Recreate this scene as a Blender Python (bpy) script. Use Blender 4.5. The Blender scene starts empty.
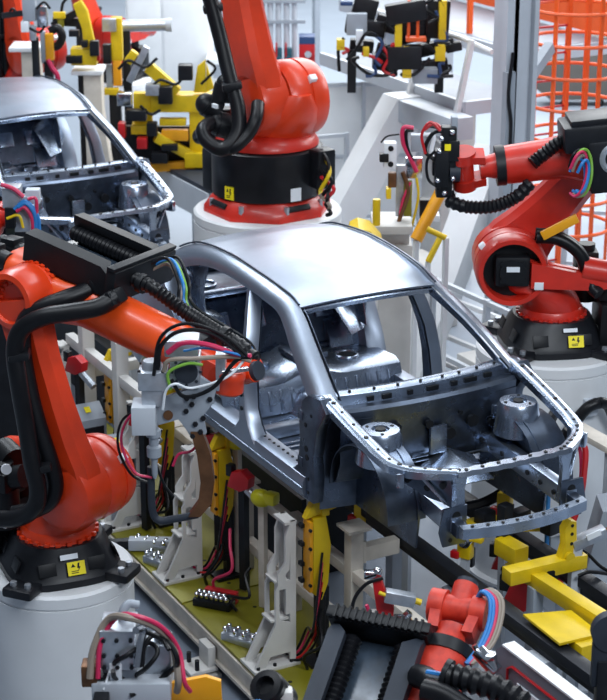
import bpy, bmesh, math, random
from mathutils import Matrix, Vector
random.seed(7)
S = bpy.context.scene
COL = S.collection
V3 = Vector
# ---------------------------------------------------------------- camera, world, light, exposure
PITCH, YAW, FPX = math.radians(19.817), math.radians(151.8587), 1848.5
CAM = V3((9.5934, -6.2396, 6.7892))
cd = bpy.data.cameras.new('camera')
cam = bpy.data.objects.new('camera', cd); COL.objects.link(cam)
FW = V3((math.cos(PITCH)*math.cos(YAW), math.cos(PITCH)*math.sin(YAW), -math.sin(PITCH)))
cam.location = CAM
cam.rotation_euler = FW.to_track_quat('-Z', 'Y').to_euler()
cd.sensor_fit = 'VERTICAL'; cd.sensor_height = 24.0; cd.lens = 24.0*FPX/700
cd.clip_end = 200
cd.dof.use_dof = True; cd.dof.focus_distance = 12.2; cd.dof.aperture_fstop = 2.4
S.camera = cam
w = bpy.data.worlds.new('hall_air'); S.world = w; w.use_nodes = True
bg = w.node_tree.nodes['Background']; bg.inputs[0].default_value = (.50, .60, .76, 1); bg.inputs[1].default_value = .24
S.view_settings.view_transform = 'Standard'; S.view_settings.look = 'None'
S.view_settings.gamma = 1; S.view_settings.exposure = -0.1
try: S.view_settings.use_curve_mapping = False
except Exception: pass
def area(name, loc, target, sx, sy, power, col=(1, 1, 1)):
    l = bpy.data.lights.new(name, 'AREA'); l.shape = 'RECTANGLE'; l.size = sx; l.size_y = sy; l.energy = power; l.color = col
    o = bpy.data.objects.new(name, l); COL.objects.link(o); o.location = loc
    o.rotation_euler = (V3(target)-V3(loc)).to_track_quat('-Z', 'Y').to_euler()
    return o
COOL = (.86, .93, 1.0)
area('ceiling_or_fill_light', (-3.0, 3.2, 10.5), (-2.4, 0.6, 2), 9, 1.6, 450, COOL)
area('ceiling_or_fill_light', (1.0, -4.5, 10.5), (-.5, -1, 1.5), 9, 1.2, 520, COOL)
area('ceiling_or_fill_light', (-9.0, -1.0, 10.5), (-8, 1, 0), 7, 2, 750, COOL)
area('ceiling_or_fill_light', (-14, 9, 9.5), (-14, 9.0, 0), 14, 9, 2100, (.93, .97, 1))  # this and the next two: added panels standing for daylight on the far floor
area('ceiling_or_fill_light', (-7, 14, 8), (-7, 10, 0), 10, 5, 1700, (.93, .97, 1))
area('ceiling_or_fill_light', (-23, 14, 9.5), (-23, 14, 0), 12, 12, 3400, (.95, .98, 1))
area('ceiling_or_fill_light', (7.5, -.5, 8.5), (0, 0.3, .8), 4, 2, 620, COOL)  # unseen fill, added to brighten the car front and the parts beneath it

# ---------------------------------------------------------------- materials
MATS = {}
def mat(name, col, rough=.5, metal=0., noise=0., scale=8., bump=0., coat=0., col2=None, emit=0., rvar=0.):
    if name in MATS: return MATS[name]
    m = bpy.data.materials.new(name); m.use_nodes = True
    nt = m.node_tree; b = nt.nodes['Principled BSDF']
    def lin(c): return tuple((x/12.92 if x <= .04045 else ((x+.055)/1.055)**2.4) for x in c)
    c = lin([x/255 for x in col])
    b.inputs['Roughness'].default_value = rough; b.inputs['Metallic'].default_value = metal
    if coat: b.inputs['Coat Weight'].default_value = coat; b.inputs['Coat Roughness'].default_value = .15
    if max(col) < 70: b.inputs['Specular IOR Level'].default_value = .28
    tc = nt.nodes.new('ShaderNodeTexCoord'); nz = nt.nodes.new('ShaderNodeTexNoise')
    nz.inputs['Scale'].default_value = scale; nz.inputs['Detail'].default_value = 5
    nt.links.new(tc.outputs['Object'], nz.inputs['Vector'])
    mx = nt.nodes.new('ShaderNodeMix'); mx.data_type = 'RGBA'
    c2 = lin([x/255 for x in col2]) if col2 else tuple(x*(1-noise) for x in c)
    mx.inputs[6].default_value = (*c, 1); mx.inputs[7].default_value = (*c2, 1)
    rp = nt.nodes.new('ShaderNodeMapRange'); rp.inputs[1].default_value = .38; rp.inputs[2].default_value = .66
    nt.links.new(nz.outputs[0], rp.inputs[0]); nt.links.new(rp.outputs[0], mx.inputs[0])
    nt.links.new(mx.outputs[2], b.inputs['Base Color'])
    if rvar:
        r2 = nt.nodes.new('ShaderNodeMapRange'); r2.inputs[3].default_value = max(.05, rough-rvar); r2.inputs[4].default_value = rough+rvar
        nt.links.new(nz.outputs[0], r2.inputs[0]); nt.links.new(r2.outputs[0], b.inputs['Roughness'])
    if bump:
        bp = nt.nodes.new('ShaderNodeBump'); bp.inputs['Strength'].default_value = bump; bp.inputs['Distance'].default_value = .02
        nt.links.new(nz.outputs[0], bp.inputs['Height']); nt.links.new(bp.outputs[0], b.inputs['Normal'])
    MATS[name] = m
    return m
ORANGE = mat('robot_orange', (226, 62, 20), .36, 0, .25, 3, coat=.25)
REDORANGE = mat('robot_red', (205, 42, 26), .4, 0, .3, 4, coat=.2)
WORN = mat('worn_orange', (204, 58, 38), .5, 0, 0, 14, col2=(170, 38, 26))
BLACK = mat('black_plastic', (22, 24, 28), .42, 0, .3, 5)
RUBBER = mat('black_rubber', (17, 18, 22), .38, 0, .3, 12)
DGREY = mat('dark_grey_plastic', (48, 54, 64), .5, 0, .25, 6)
CASTBLK = mat('black_casting', (26, 28, 33), .38, 0, .35, 9)
STEEL = mat('bare_body_steel', (168, 178, 193), .36, .92, .14, 4, rvar=.08)
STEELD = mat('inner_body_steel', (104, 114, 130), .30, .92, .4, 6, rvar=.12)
STEELL = mat('galvanised_panel', (172, 184, 202), .27, .95, .25, 6, bump=.035, rvar=.1)
ALU = mat('machined_aluminium', (190, 196, 204), .36, .75, .15, 20)
CHROME = mat('polished_steel', (205, 208, 214), .16, 1., .05, 20)
WHITE = mat('white_paint', (222, 224, 226), .5, 0, .06, 3)
OFFW = mat('off_white_paint', (204, 202, 198), .5, 0, .12, 4)
GREYP = mat('grey_paint', (150, 158, 168), .5, 0, .1, 4)
LGREY = mat('light_grey_paint', (184, 190, 198), .5, 0, .08, 3)
TAN = mat('cream_paint', (212, 204, 192), .55, 0, .18, 6)
YELLOW = mat('yellow_paint', (222, 188, 16), .42, 0, .16, 7)
AMBER = mat('amber_paint', (232, 160, 20), .4, 0, .12, 7)
DECKG = mat('deck_grey', (122, 128, 138), .5, 0, .1, 4)
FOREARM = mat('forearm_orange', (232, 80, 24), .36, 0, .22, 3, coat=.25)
OLIVE = mat('olive_plate', (138, 132, 26), .42, .15, .25, 2.5, rvar=.1)
RED = mat('red_paint', (190, 22, 30), .4, 0, .2, 7)
BLUE = mat('blue_hose', (40, 120, 190), .4)
PINK = mat('magenta_hose', (196, 40, 84), .4)
GREEN = mat('green_hose', (120, 170, 60), .4)
BEIGEH = mat('grey_hose', (140, 128, 116), .45)
COPPER = mat('dull_copper', (120, 84, 58), .45, .6, .35, 9)
ORAIL = mat('orange_rail', (232, 92, 30), .45, 0, .08, 4)
NAVY = mat('blue_cover', (38, 66, 112), .45, 0, .2, 5)
TEAL = mat('teal_valve', (24, 82, 98), .4)
BROWNG = mat('brown_grey_board', (86, 82, 78), .6, 0, .12, 3)
RAILBLK = mat('dark_rail', (38, 40, 46), .4, .3, .2, 6)
LABY = mat('yellow_sticker', (246, 226, 20), .5)
LABW = mat('white_sticker', (225, 230, 235), .5)
GLOSSG = mat('wet_grey_tray', (60, 72, 86), .22, .1, .45, 14, rvar=.12)
FLOORM = mat('epoxy_floor', (150, 160, 172), .33, 0, .10, .7, rvar=.08)

# ---------------------------------------------------------------- mesh builder
EACH = set('hose_clamp label_mark housing_bolt firewall_hole firewall_bracket longitudinal_hole cowl_slot seat_bracket floor_bead heelboard_bead sill_hole rail_hole cowl_hole beam_hole support_hole plate_hole strut_hole foot_bolt plate_bolt drive_bolt hinge_hole gusset_hole pillar_hole gauge elbow_bolt motor_sticker warning_triangle bracket_hole foot_screw silver_fitting clamp_bolt access_hole shelf_bracing wrist_motor foot_recess rear_motor side_motor sensor brass_tip'.split())
def crom(pts, n=6, closed=False):
    P = [V3(p) for p in pts]
    if len(P) < 3: return P
    out = []
    for i in range(len(P)-1):
        p0 = P[i-1] if i else P[0]*2-P[1]; p1 = P[i]; p2 = P[i+1]; p3 = P[i+2] if i+2 < len(P) else P[-1]*2-P[-2]
        for k in range(n):
            t = k/n
            out.append(.5*((2*p1)+(p2-p0)*t+(2*p0-5*p1+4*p2-p3)*t*t+(3*p1-p0-3*p2+p3)*t*t*t))
    out.append(P[-1]); return out
def basis(d):
    d = V3(d).normalized(); a = V3((0, 0, 1)) if abs(d.z) < .9 else V3((1, 0, 0))
    x = a.cross(d).normalized(); return x, d.cross(x), d
class M:
    def __init__(s, T=None): s.bm = bmesh.new(); s.T = T or Matrix()
    def v(s, p): return s.bm.verts.new(s.T @ V3(p))
    def box(s, c, size, rot=None, bev=0.):
        m = Matrix.Translation(c) @ (rot.to_4x4() if rot else Matrix()) @ Matrix.Diagonal((*size, 1))
        r = bmesh.ops.create_cube(s.bm, size=1, matrix=s.T @ m)
        if bev:
            es = list({e for v in r['verts'] for e in v.link_edges})
            bmesh.ops.bevel(s.bm, geom=es, offset=bev, segments=2, affect='EDGES', profile=.6)
        return s
    def bar(s, p0, p1, wd, ht, bev=0., up=(0, 0, 1)):
        p0, p1 = V3(p0), V3(p1); d = p1-p0; L = d.length; z = d.normalized(); u = V3(up)
        if abs(z.dot(u)) > .98: u = V3((1, 0, 0))
        x = u.cross(z).normalized(); y = z.cross(x)
        return s.box((p0+p1)/2, (wd, ht, L), Matrix((x, y, z)).transposed(), bev)
    def loft(s, rings, cap=True, closed=True):
        vs = [[s.v(p) for p in r] for r in rings]; n = len(vs[0])
        for a, b in zip(vs, vs[1:]):
            for i in range(n if closed else n-1):
                j = (i+1) % n
                try: s.bm.faces.new((a[i], a[j], b[j], b[i]))
                except ValueError: pass
        if cap and closed:
            for r in (vs[0][::-1], vs[-1]):
                try: s.bm.faces.new(r)
                except ValueError: pass
        return s
    def ring(s, c, d, r, seg=16, sx=1, sy=1):
        x, y, _ = basis(d); c = V3(c)
        return [c+x*(math.cos(2*math.pi*i/seg)*r*sx)+y*(math.sin(2*math.pi*i/seg)*r*sy) for i in range(seg)]
    def cyl(s, p0, p1, r0, r1=None, seg=16):
        d = V3(p1)-V3(p0); r1 = r0 if r1 is None else r1
        return s.loft([s.ring(p0, d, r0, seg), s.ring(p1, d, r1, seg)])
    def lathe(s, p0, axis, prof, seg=24, loop=False):
        d = V3(axis).normalized(); p0 = V3(p0)
        rings = [s.ring(p0+d*h, d, max(r, .0008), seg) for r, h in prof]
        if loop: rings.append(rings[0])
        return s.loft(rings, cap=not loop)
    def tube(s, pts, r, seg=8, smooth=True, n=6, ribs=0., caps=True):
        P = crom(pts, n) if smooth else [V3(p) for p in pts]
        Q = [P[0]]
        for p in P[1:]:
            if (p-Q[-1]).length > 1e-4: Q.append(p)
        P = Q
        if len(P) < 2: return s
        if ribs:
            R = []; step = ribs; acc = 0
            for a, b in zip(P, P[1:]):
                L = (b-a).length; k = max(1, int(L/step))
                R += [a.lerp(b, i/k) for i in range(k)]
            P = R+[P[-1]]
        t = (P[1]-P[0]).normalized(); x, y, _ = basis(t); rings = []
        for i, p in enumerate(P):
            t2 = (P[min(i+1, len(P)-1)]-P[max(i-1, 0)]).normalized()
            q = t.rotation_difference(t2); x = q @ x; y = q @ y; t = t2
            rr = (r[0]+(r[1]-r[0])*i/(len(P)-1)) if isinstance(r, tuple) else r
            if ribs: rr *= (1.0 if i % 2 else .8)
            rings.append([p+x*(math.cos(2*math.pi*k/seg)*rr)+y*(math.sin(2*math.pi*k/seg)*rr) for k in range(seg)])
        return s.loft(rings, cap=caps)
    def prism(s, poly, a, b, plane='xz', bev=0.):
        def P(p, h): return {'xz': (p[0], h, p[1]), 'xy': (p[0], p[1], h), 'yz': (h, p[0], p[1])}[plane]
        A = [s.v(P(p, a)) for p in poly]; B = [s.v(P(p, b)) for p in poly]; n = len(A)
        fs = [s.bm.faces.new(A[::-1]), s.bm.faces.new(B)]
        for i in range(n): fs.append(s.bm.faces.new((A[i], A[(i+1) % n], B[(i+1) % n], B[i])))
        bmesh.ops.recalc_face_normals(s.bm, faces=fs)
        if bev:
            es = list({e for f in fs[:2] for e in f.edges})
            bmesh.ops.bevel(s.bm, geom=es, offset=bev, segments=2, affect='EDGES', profile=.6)
        return s
    def sheet(s, grid, th=.012):
        vs = [[s.v(p) for p in row] for row in grid]; fs = []
        for a, b in zip(vs, vs[1:]):
            for i in range(len(a)-1):
                fs.append(s.bm.faces.new((a[i], a[i+1], b[i+1], b[i])))
        bmesh.ops.recalc_face_normals(s.bm, faces=fs)
        bmesh.ops.solidify(s.bm, geom=fs, thickness=th)
        return s
    def sphere(s, c, r, sc=(1, 1, 1), seg=16):
        bmesh.ops.create_uvsphere(s.bm, u_segments=seg, v_segments=seg//2+2, radius=r, matrix=s.T @ Matrix.Translation(c) @ Matrix.Diagonal((*sc, 1)))
        return s
    def torus(s, c, axis, R, r, seg=24, k=8):
        x, y, d = basis(axis); c = V3(c); rings = []
        for i in range(seg):
            a = 2*math.pi*i/seg; e = x*math.cos(a)+y*math.sin(a)
            rings.append([c+e*(R+r*math.cos(2*math.pi*j/k))+d*(r*math.sin(2*math.pi*j/k)) for j in range(k)])
        return s.loft(rings+[rings[0]], cap=False)
    def build(s, name, material, parent=None, ang=38):
        if name in EACH:                                   # separate small pieces: one object each
            left = set(s.bm.verts); isl = []
            while left:
                st = [left.pop()]; grp = list(st)
                while st:
                    for e in st.pop().link_edges:
                        for v in e.verts:
                            if v in left: left.discard(v); st.append(v); grp.append(v)
                isl.append(grp)
            if len(isl) > 1:
                first = None
                for grp in isl:
                    b = M(); mp = {v: b.bm.verts.new(v.co) for v in grp}
                    for f in {f for v in grp for f in v.link_faces}: b.bm.faces.new([mp[v] for v in f.verts])
                    o = b._build(name, material, parent, ang); first = first or o
                s.bm.free(); return first
        return s._build(name, material, parent, ang)
    def _build(s, name, material, parent=None, ang=38):
        bmesh.ops.remove_doubles(s.bm, verts=s.bm.verts, dist=1e-5)
        bmesh.ops.recalc_face_normals(s.bm, faces=s.bm.faces)
        me = bpy.data.meshes.new(name); s.bm.to_mesh(me); s.bm.free()
        for p in me.polygons: p.use_smooth = True
        me.set_sharp_from_angle(angle=math.radians(ang))
        me.materials.append(material)
        o = bpy.data.objects.new(name, me); COL.objects.link(o)
        if parent: o.parent = parent
        return o
def tag(o, label, cat, group=None, kind=None):
    if label: o['label'] = label
    if cat: o['category'] = cat
    if group: o['group'] = group
    if kind: o['kind'] = kind
    return o
def thing(name, label, cat, loc=(0, 0, 0), rz=0, group=None):
    o = bpy.data.objects.new(name, None); COL.objects.link(o); o.location = loc; o.rotation_euler = (0, 0, rz); o.empty_display_size = .1
    return tag(o, label, cat, group)
def dup(o, loc=None, rz=None, label=None, parent=None):
    c = o.copy(); COL.objects.link(c)
    if parent: c.parent = parent
    if loc is not None: c.location = loc
    if rz is not None: c.rotation_euler = (0, 0, rz)
    if label: c['label'] = label
    for ch in [x for x in o.children]: dup(ch, parent=c)
    return c
def struct(o): o['kind'] = 'structure'; return o

# ---------------------------------------------------------------- setting
struct(M().box((-8, 4, -.05), (80, 60, .1)).build('floor', FLOORM))
FLOORDIM = mat('floor_dimmed', (112, 122, 136), .4, 0, .2, 1.2, rvar=.1)  # weaker light than on the far floor put into colour: darker floor copy
struct(M().box((-.5, -1.4, .002), (12, 7.6, .004)).build('floor', FLOORDIM))
HALLW = mat('hall_wall', (206, 212, 220), .7, 0, .05, .5)
struct(M().box((-48.1, 4, 6), (.2, 60, 12)).build('wall_back', HALLW))
struct(M().box((-8, 34.1, 6), (80, .2, 12)).build('wall_right', HALLW))
# ---------------------------------------------------------------- car body (local: x forward from front axle, y left, z from car ground)
def make_car(loc, label):
    car = thing('car_body', label, 'car body', loc, group='unpainted car bodies on the line')
    # roof
    def roofz(x, t):
        zc = {0: 1.372}
        pr = [(-1.10, 1.372), (-1.35, 1.425), (-1.7, 1.465), (-2.1, 1.478), (-2.5, 1.452), (-2.78, 1.40)]
        for (xa, za), (xb, zb) in zip(pr, pr[1:]):
            if xb <= x <= xa:
                z = za+(zb-za)*(xa-x)/(xa-xb); break
        else: z = pr[-1][1]
        return z-.035*(abs(t)**2.2)
    xs = [-1.10-.06*i for i in range(29)]
    def hw(x): return .545+.03*min(1, max(0, (-1.1-x)/.5))
    g = [[(x+.05*(1-t*t)*(1 if i == 0 else 0), hw(x)*t, roofz(x, t)) for t in [k/8-1 for k in range(17)]] for i, x in enumerate(xs)]
    M().sheet(g, .012).build('roof_panel', STEEL, car)
    m = M(); m.sheet([[(-1.085+dx+.05*(1-t*t), .53*t, 1.352+dz-.035*abs(t)**2.2) for t in [k/8-1 for k in range(17)]] for dx, dz in ((0, 0), (-.03, -.035), (-.12, -.03))], .01)
    m.build('windscreen_header', STEELL, car)
    m = M(); m.sheet([[(-2.76+dx, .55*t, 1.385+dz-.035*abs(t)**2.2) for t in [k/8-1 for k in range(17)]] for dx, dz in ((0, 0), (.05, -.03), (.13, -.02))], .01)
    m.build('rear_header', STEELL, car)
    for xr in (-1.6, -2.15):
        M().sheet([[(xr+dx, .54*t, roofz(xr, t)-.03+dz) for t in [k/6-1 for k in range(13)]] for dx, dz in ((-.05, .01), (-.02, -.015), (.02, -.015), (.05, .01))], .006).build('roof_bow', STEELD, car)
    for sgn in (-1, 1):
        Y = lambda y: sgn*y
        # A pillar - roof rail - C pillar band
        O = [(-.31, .69, .955), (-.70, .625, 1.165), (-1.10, .55, 1.345), (-1.35, .562, 1.405), (-1.7, .575, 1.435), (-2.1, .575, 1.445), (-2.5, .57, 1.415), (-2.78, .575, 1.36), (-3.08, .59, 1.23), (-3.36, .61, 1.04)]
        I = [(-.50, .80, .90), (-.86, .735, 1.10), (-1.20, .655, 1.262), (-1.42, .665, 1.312), (-1.72, .672, 1.335), (-2.05, .675, 1.34), (-2.36, .68, 1.31), (-2.62, .70, 1.24), (-2.84, .735, 1.12), (-2.92, .78, .97)]
        Oc, Ic = crom(O, 4), crom(I, 4); g = []
        for o, i in zip(Oc, Ic):
            d = i-o; n = V3((d.z*0, 1, .55)).normalized()
            row = [o+V3((0, -.012, -.02)), o]
            for t, bl in ((.2, .022), (.5, .036), (.8, .026)): row.append(o+d*t+n*bl)
            row += [i, i+V3((0, -.035, .012)), i+V3((0, -.07, .035))]
            g.append([(p.x, Y(p.y), p.z) for p in row])
        fr = M().sheet(g, .008).build('side_frame', STEEL, car)
        # inner closing of the rail
        M().sheet([[(p[0].x, Y(p[0].y-.03), p[0].z-.02), ((p[0].x+p[1].x)/2, Y(p[1].y-.14), p[1].z+.02), (p[1].x, Y(p[1].y-.075), p[1].z+.02)] for p in zip(Oc, Ic)], .006).build('inner_rail', STEELD, car)
        # drip seam on the roof edge
        M().tube([(p.x, Y(p.y+.004), p.z+.012) for p in Oc[8:32]], .008, 6, False).build('roof_seam', STEELD, fr)
        # B pillar
        B = [(-1.64, .665, 1.33, .026), (-1.60, .70, 1.20, .028), (-1.54, .745, 1.05, .034), (-1.50, .785, .90, .042), (-1.47, .812, .70, .048), (-1.45, .82, .52, .055), (-1.42, .825, .42, .09), (-1.41, .83, .35, .17), (-1.41, .835, .31, .25)]
        g = []
        for x, y, z, h in B:
            g.append([(x-h, Y(y-.09), z), (x-h, Y(y-.015), z), (x-h*.75, Y(y+.012), z), (x+h*.75, Y(y+.012), z), (x+h, Y(y-.015), z), (x+h, Y(y-.09), z)])
        bp = M().sheet(g, .008).build('centre_pillar', STEEL, car)
        m = M()
        m.sheet([[(x-h*.9, Y(y-.10), z), (x+h*.9, Y(y-.10), z)] for x, y, z, h in B], .006)
        m.build('inner_pillar_panel', STEELD, bp)
        m = M()
        for z, x in ((1.0, -1.53), (.62, -1.46), (.52, -1.45)):
            m.cyl((x, Y(.84 if z < .8 else .775), z), (x, Y(.82 if z < .8 else .755), z), .016)
        m.build('pillar_hole', BLACK, bp)
        # sill
        sp = [(.70, .19), (.70, .36), (.78, .365), (.83, .345), (.848, .31), (.85, .25), (.838, .215), (.80, .205), (.80, .165), (.785, .165), (.785, .19)]
        sl = M().loft([[(x, Y(y), z) for y, z in sp] for x in (-.50, -.9, -1.5, -2.0, -2.42)]).build('sill', STEEL, car)
        m = M(); m.loft([[(x, Y(.851+a), .272+b) for a, b in ((0, -.008), (.007, -.006), (.007, .006), (0, .008))] for x in (-.5, -2.3)])
        m.build('sill_bead', STEELL, sl)
        m = M()
        for k in range(9):
            m.cyl((-.68-k*.07, Y(.755), .362), (-.68-k*.07, Y(.755), .369), .011, seg=10)
        m.build('sill_hole', BLACK, sl)
        # hinge pillar
        hp = [(-.40, .19), (-.56, .19), (-.70, .34), (-.62, .40), (-.585, .60), (-.60, .72), (-.56, .88), (-.48, .95), (-.30, .975), (-.22, .90), (-.34, .74), (-.40, .52), (-.38, .36)]
        hn = M().prism(hp, Y(.74), Y(.825), bev=.012).build('hinge_pillar', STEELD, car)
        m = M()
        for x, z, r in ((-.50, .73, .016), (-.49, .56, .022), (-.48, .50, .022), (-.46, .35, .013), (-.42, .82, .012), (-.46, .25, .012)):
            m.cyl((x, Y(.815), z), (x, Y(.829), z), r)
        m.build('hinge_hole', BLACK, hn)
        for z in (.44, .78):
            M().box((-.575, Y(.80), z), (.07, .06, .07), bev=.008).build('hinge_bracket', STEELD, hn)
        # rear quarter with wheel arch
        arc = [(-2.82+.40*math.cos(a), .33+.40*math.sin(a)) for a in [math.pi*(.02+.96*k/14) for k in range(15)]]
        q = [(-2.22, .20), (-2.26, .36), (-2.34, .55), (-2.48, .78), (-2.70, .96), (-2.86, .985), (-3.34, .99), (-3.45, .93), (-3.5, .60), (-3.46, .30), (-3.30, .26)]+arc[::-1]
        q = q[:11]+[p for p in arc[::-1]]
        M().prism(q, Y(.765), Y(.84), bev=.02).build('rear_quarter_panel', STEEL, car)
        M().sheet([[(x, Y(.835), z), (x-.01, Y(.76), z+.005), (x-.05, Y(.70), z+.02), (x-.14, Y(.68), z+.04)] for x, z in ((-2.19, .24), (-2.225, .36), (-2.30, .55), (-2.45, .80), (-2.66, .97), (-2.78, 1.10))], .008).build('door_jamb', STEEL, car)
        # rear wheelhouse
        m = M(); m.sheet([[(-2.82+.41*math.cos(a), Y(y), .33+.41*math.sin(a)) for y in (.45, .6, .78)] for a in [math.pi*k/12 for k in range(13)]], .008)
        m.prism([(-2.82+.41*math.cos(math.pi*k/12), .33+.41*math.sin(math.pi*k/12)) for k in range(13)], Y(.44), Y(.455))
        m.sheet([[(-2.25, Y(.52), .6), (-2.3, Y(.66), .62), (-2.4, Y(.74), .78)], [(-2.5, Y(.46), .82), (-2.55, Y(.6), .86), (-2.6, Y(.72), .98)], [(-2.9, Y(.48), .86), (-2.95, Y(.58), .93), (-3.0, Y(.60), 1.10)]], .008)
        m.build('rear_wheelhouse', STEELL, car)
        # C pillar inner
        M().sheet([[(-2.42, Y(.62), 1.30), (-2.6, Y(.60), 1.31), (-2.8, Y(.56), 1.24)], [(-2.44, Y(.66), 1.1), (-2.7, Y(.61), 1.1), (-3.0, Y(.57), 1.08)], [(-2.36, Y(.68), .88), (-2.7, Y(.63), .88), (-3.1, Y(.58), .92)], [(-2.25, Y(.66), .66), (-2.6, Y(.62), .70), (-3.0, Y(.57), .82)]], .008).build('inner_quarter_panel', STEELL, car)
        # front wheelhouse and strut tower
        m = M(); m.sheet([[(0.03+.39*math.cos(a), Y(y), .34+.40*math.sin(a)) for y in (.44, .52, .62, .72)] for a in [math.pi*(.0+k/14) for k in range(15)]], .008)
        m.build('front_wheelhouse', STEELD, car)
        m = M(); m.prism([(.40, .13)]+[(0.03+.40*math.cos(math.pi*k/14), .34+.41*math.sin(math.pi*k/14)) for k in range(15)]+[(-.37, .13)], Y(.49), Y(.505))
        m.sheet([[(-.42, Y(.76), z), (-.40, Y(.64), z), (-.375, Y(.50), z)] for z in (.13, .35, .6, .85)], .008)
        m.build('wheelhouse_wall', STEELD, car)
        m = M(); m.lathe((.0, Y(.54), .60), (0, 0, 1), [(.165, 0), (.15, .12), (.14, .20), (.125, .225), (.06, .228), (.055, .21), (.02, .205)], 24)
        st = m.build('strut_tower', STEELL, car)
        m = M()
        m.cyl((0, Y(.54), .812), (0, Y(.54), .83), .035, seg=20)
        for k in range(3):
            a = k*2.094+.4; m.cyl((.095*math.cos(a), Y(.54+.095*math.sin(a)), .82), (.095*math.cos(a), Y(.54+.095*math.sin(a)), .831), .012, seg=8)
        m.build('strut_hole', BLACK, st)
        # fender rail (upper load path), bends inward to the radiator support
        path = [(-.36, .745, .965), (-.15, .745, .915), (.15, .735, .845), (.40, .71, .785), (.54, .64, .77), (.66, .50, .772), (.73, .40, .775)]
        m = M(); rings = []; P = crom(path, 4)
        for i, p in enumerate(P):
            t = (P[min(i+1, len(P)-1)]-P[max(i-1, 0)]).normalized(); sd = V3((-t.y, t.x, 0)).normalized()
            wdt = .052 if i < 14 else .040
            hh = .075-.03*i/len(P)
            rings.append([V3((q.x, Y(q.y), q.z)) for q in (p+sd*wdt+V3((0, 0, 0)), p+sd*wdt*.55+V3((0, 0, .014)), p-sd*wdt*.55+V3((0, 0, .014)), p-sd*wdt, p-sd*wdt*.7+V3((0, 0, -hh)), p+sd*wdt*.7+V3((0, 0, -hh)))])
        m.loft(rings)
        rl = m.build('fender_rail', STEELL, car)
        m = M()
        for k in range(12):
            p = P[2+k*2]; m.cyl((p.x, Y(p.y), p.z+.011), (p.x, Y(p.y), p.z+.0185), .011 if k % 3 else .017, seg=8)
        m.build('rail_hole', BLACK, rl)
        # gusset sheet below the rail front (dark triangular plate)
        m = M(); m.sheet([[(.36, Y(.70), .77), (.56, Y(.62), .76), (.72, Y(.42), .755)], [(.44, Y(.66), .66), (.58, Y(.55), .62), (.72, Y(.43), .62)], [(.58, Y(.52), .56), (.64, Y(.46), .54), (.73, Y(.43), .52)]], .01)
        gs = m.build('front_gusset', STEELD, car)
        m = M()
        for q in ((.50, .625, .69), (.61, .545, .66), (.67, .47, .68)): m.cyl((q[0]-.012, Y(q[1]-.02), q[2]), (q[0]+.012, Y(q[1]+.022), q[2]-.005), .022, seg=12)
        m.build('gusset_hole', BLACK, gs)
        M().bar((.60, Y(.60), .74), (.70, Y(.47), .56), .03, .02, .006).build('gusset_rib', STEELL, gs)
        M().box((.50, Y(.69), .70), (.10, .05, .10), Matrix.Rotation(sgn*.5, 3, 'Z'), .012).build('lamp_bracket', STEELL, gs)
        # longitudinal, crash plate, strut
        m = M(); m.bar((-.45, Y(.43), .40), (-.1, Y(.43), .50), .085, .13, .012); m.bar((-.12, Y(.43), .50), (.78, Y(.44), .43), .085, .13, .012)
        lg = m.build('longitudinal', STEELL, car)
        m = M()
        for k in range(5): m.cyl((.05+k*.15, Y(.43)-.046, .485-k*.012), (.05+k*.15, Y(.43)+.046, .485-k*.012), .018, seg=10)
        m.build('longitudinal_hole', BLACK, lg)
        m = M(); m.prism([(Y(.36), .30), (Y(.53), .30), (Y(.56), .40), (Y(.53), .56), (Y(.36), .56)], .755, .775, 'yz', .004)
        m.bar((.77, Y(.44), .43), (.85, Y(.44), .42), .075, .09, .008)
        cp = m.build('crash_plate', STEELD, car)
        m = M(); m.cyl((.772, Y(.44), .50), (.778, Y(.44), .50), .03); m.cyl((.772, Y(.48), .34), (.778, Y(.48), .34), .014)
        m.build('plate_hole', BLACK, cp)
        m = M(); m.loft([[(.71, Y(.41-a), z), (.76, Y(.40-a), z), (.76, Y(.40+a), z), (.71, Y(.41+a), z)] for z, a in ((.42, .045), (.52, .032), (.66, .026), (.77, .05))])
        m.build('support_strut', STEELL, car)
    # cowl
    def bow(t): return .075*(1-t*t)
    T = [k/10-1 for k in range(21)]
    g = [[(-.42+bow(t)+dx, .70*t, .955+dz) for t in T] for dx, dz in ((-.07, -.075), (-.055, .0), (0, .012), (.05, -.005), (.055, -.075))]
    cw = M().sheet(g, .01).build('cowl_beam', STEELL, car)
    m = M()
    for t, wd in ((-.62, .05), (-.45, .07), (-.2, .04), (.05, .09), (.3, .05), (.5, .10), (.72, .06)):
        m.box((-.36+bow(t)+.002, .70*t, .912), (.012, wd, .035), bev=.003)
    m.build('cowl_slot', BLACK, cw)
    m = M()
    for t in (-.8, -.55, -.3, -.05, .2, .4, .62, .85): m.cyl((-.405+bow(t), .7*t, .96), (-.405+bow(t), .7*t, .9705), .011, seg=8)
    m.build('cowl_hole', BLACK, cw)
    g = [[(-.33+bow(t)*.8+dx, .69*t, .86+dz) for t in T] for dx, dz in ((-.03, .02), (.06, .03), (.085, .01), (.08, -.06))]
    M().sheet(g, .01).build('cowl_channel', STEELD, car)
    g = [[(-.25+bow(t)*.6+dx-(.08 if z < .3 else 0), .69*t, z) for t in T] for dx, z in ((0, .82), (-.02, .70), (-.02, .50), (-.08, .36), (-.2, .26))]
    fw = M().sheet(g, .01).build('firewall', STEELD, car)
    m = M()
    for y, z, r in ((.30, .66, .045), (.12, .60, .04), (.46, .62, .03), (-.05, .70, .03), (-.42, .70, .02), (-.55, .58, .02), (.38, .50, .016), (-.25, .52, .016), (.2, .74, .014), (-.3, .72, .03)):
        m.cyl((-.24+.04, y, z), (-.185+.01, y, z), r)
    m.build('firewall_hole', BLACK, fw)
    m = M()
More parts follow.
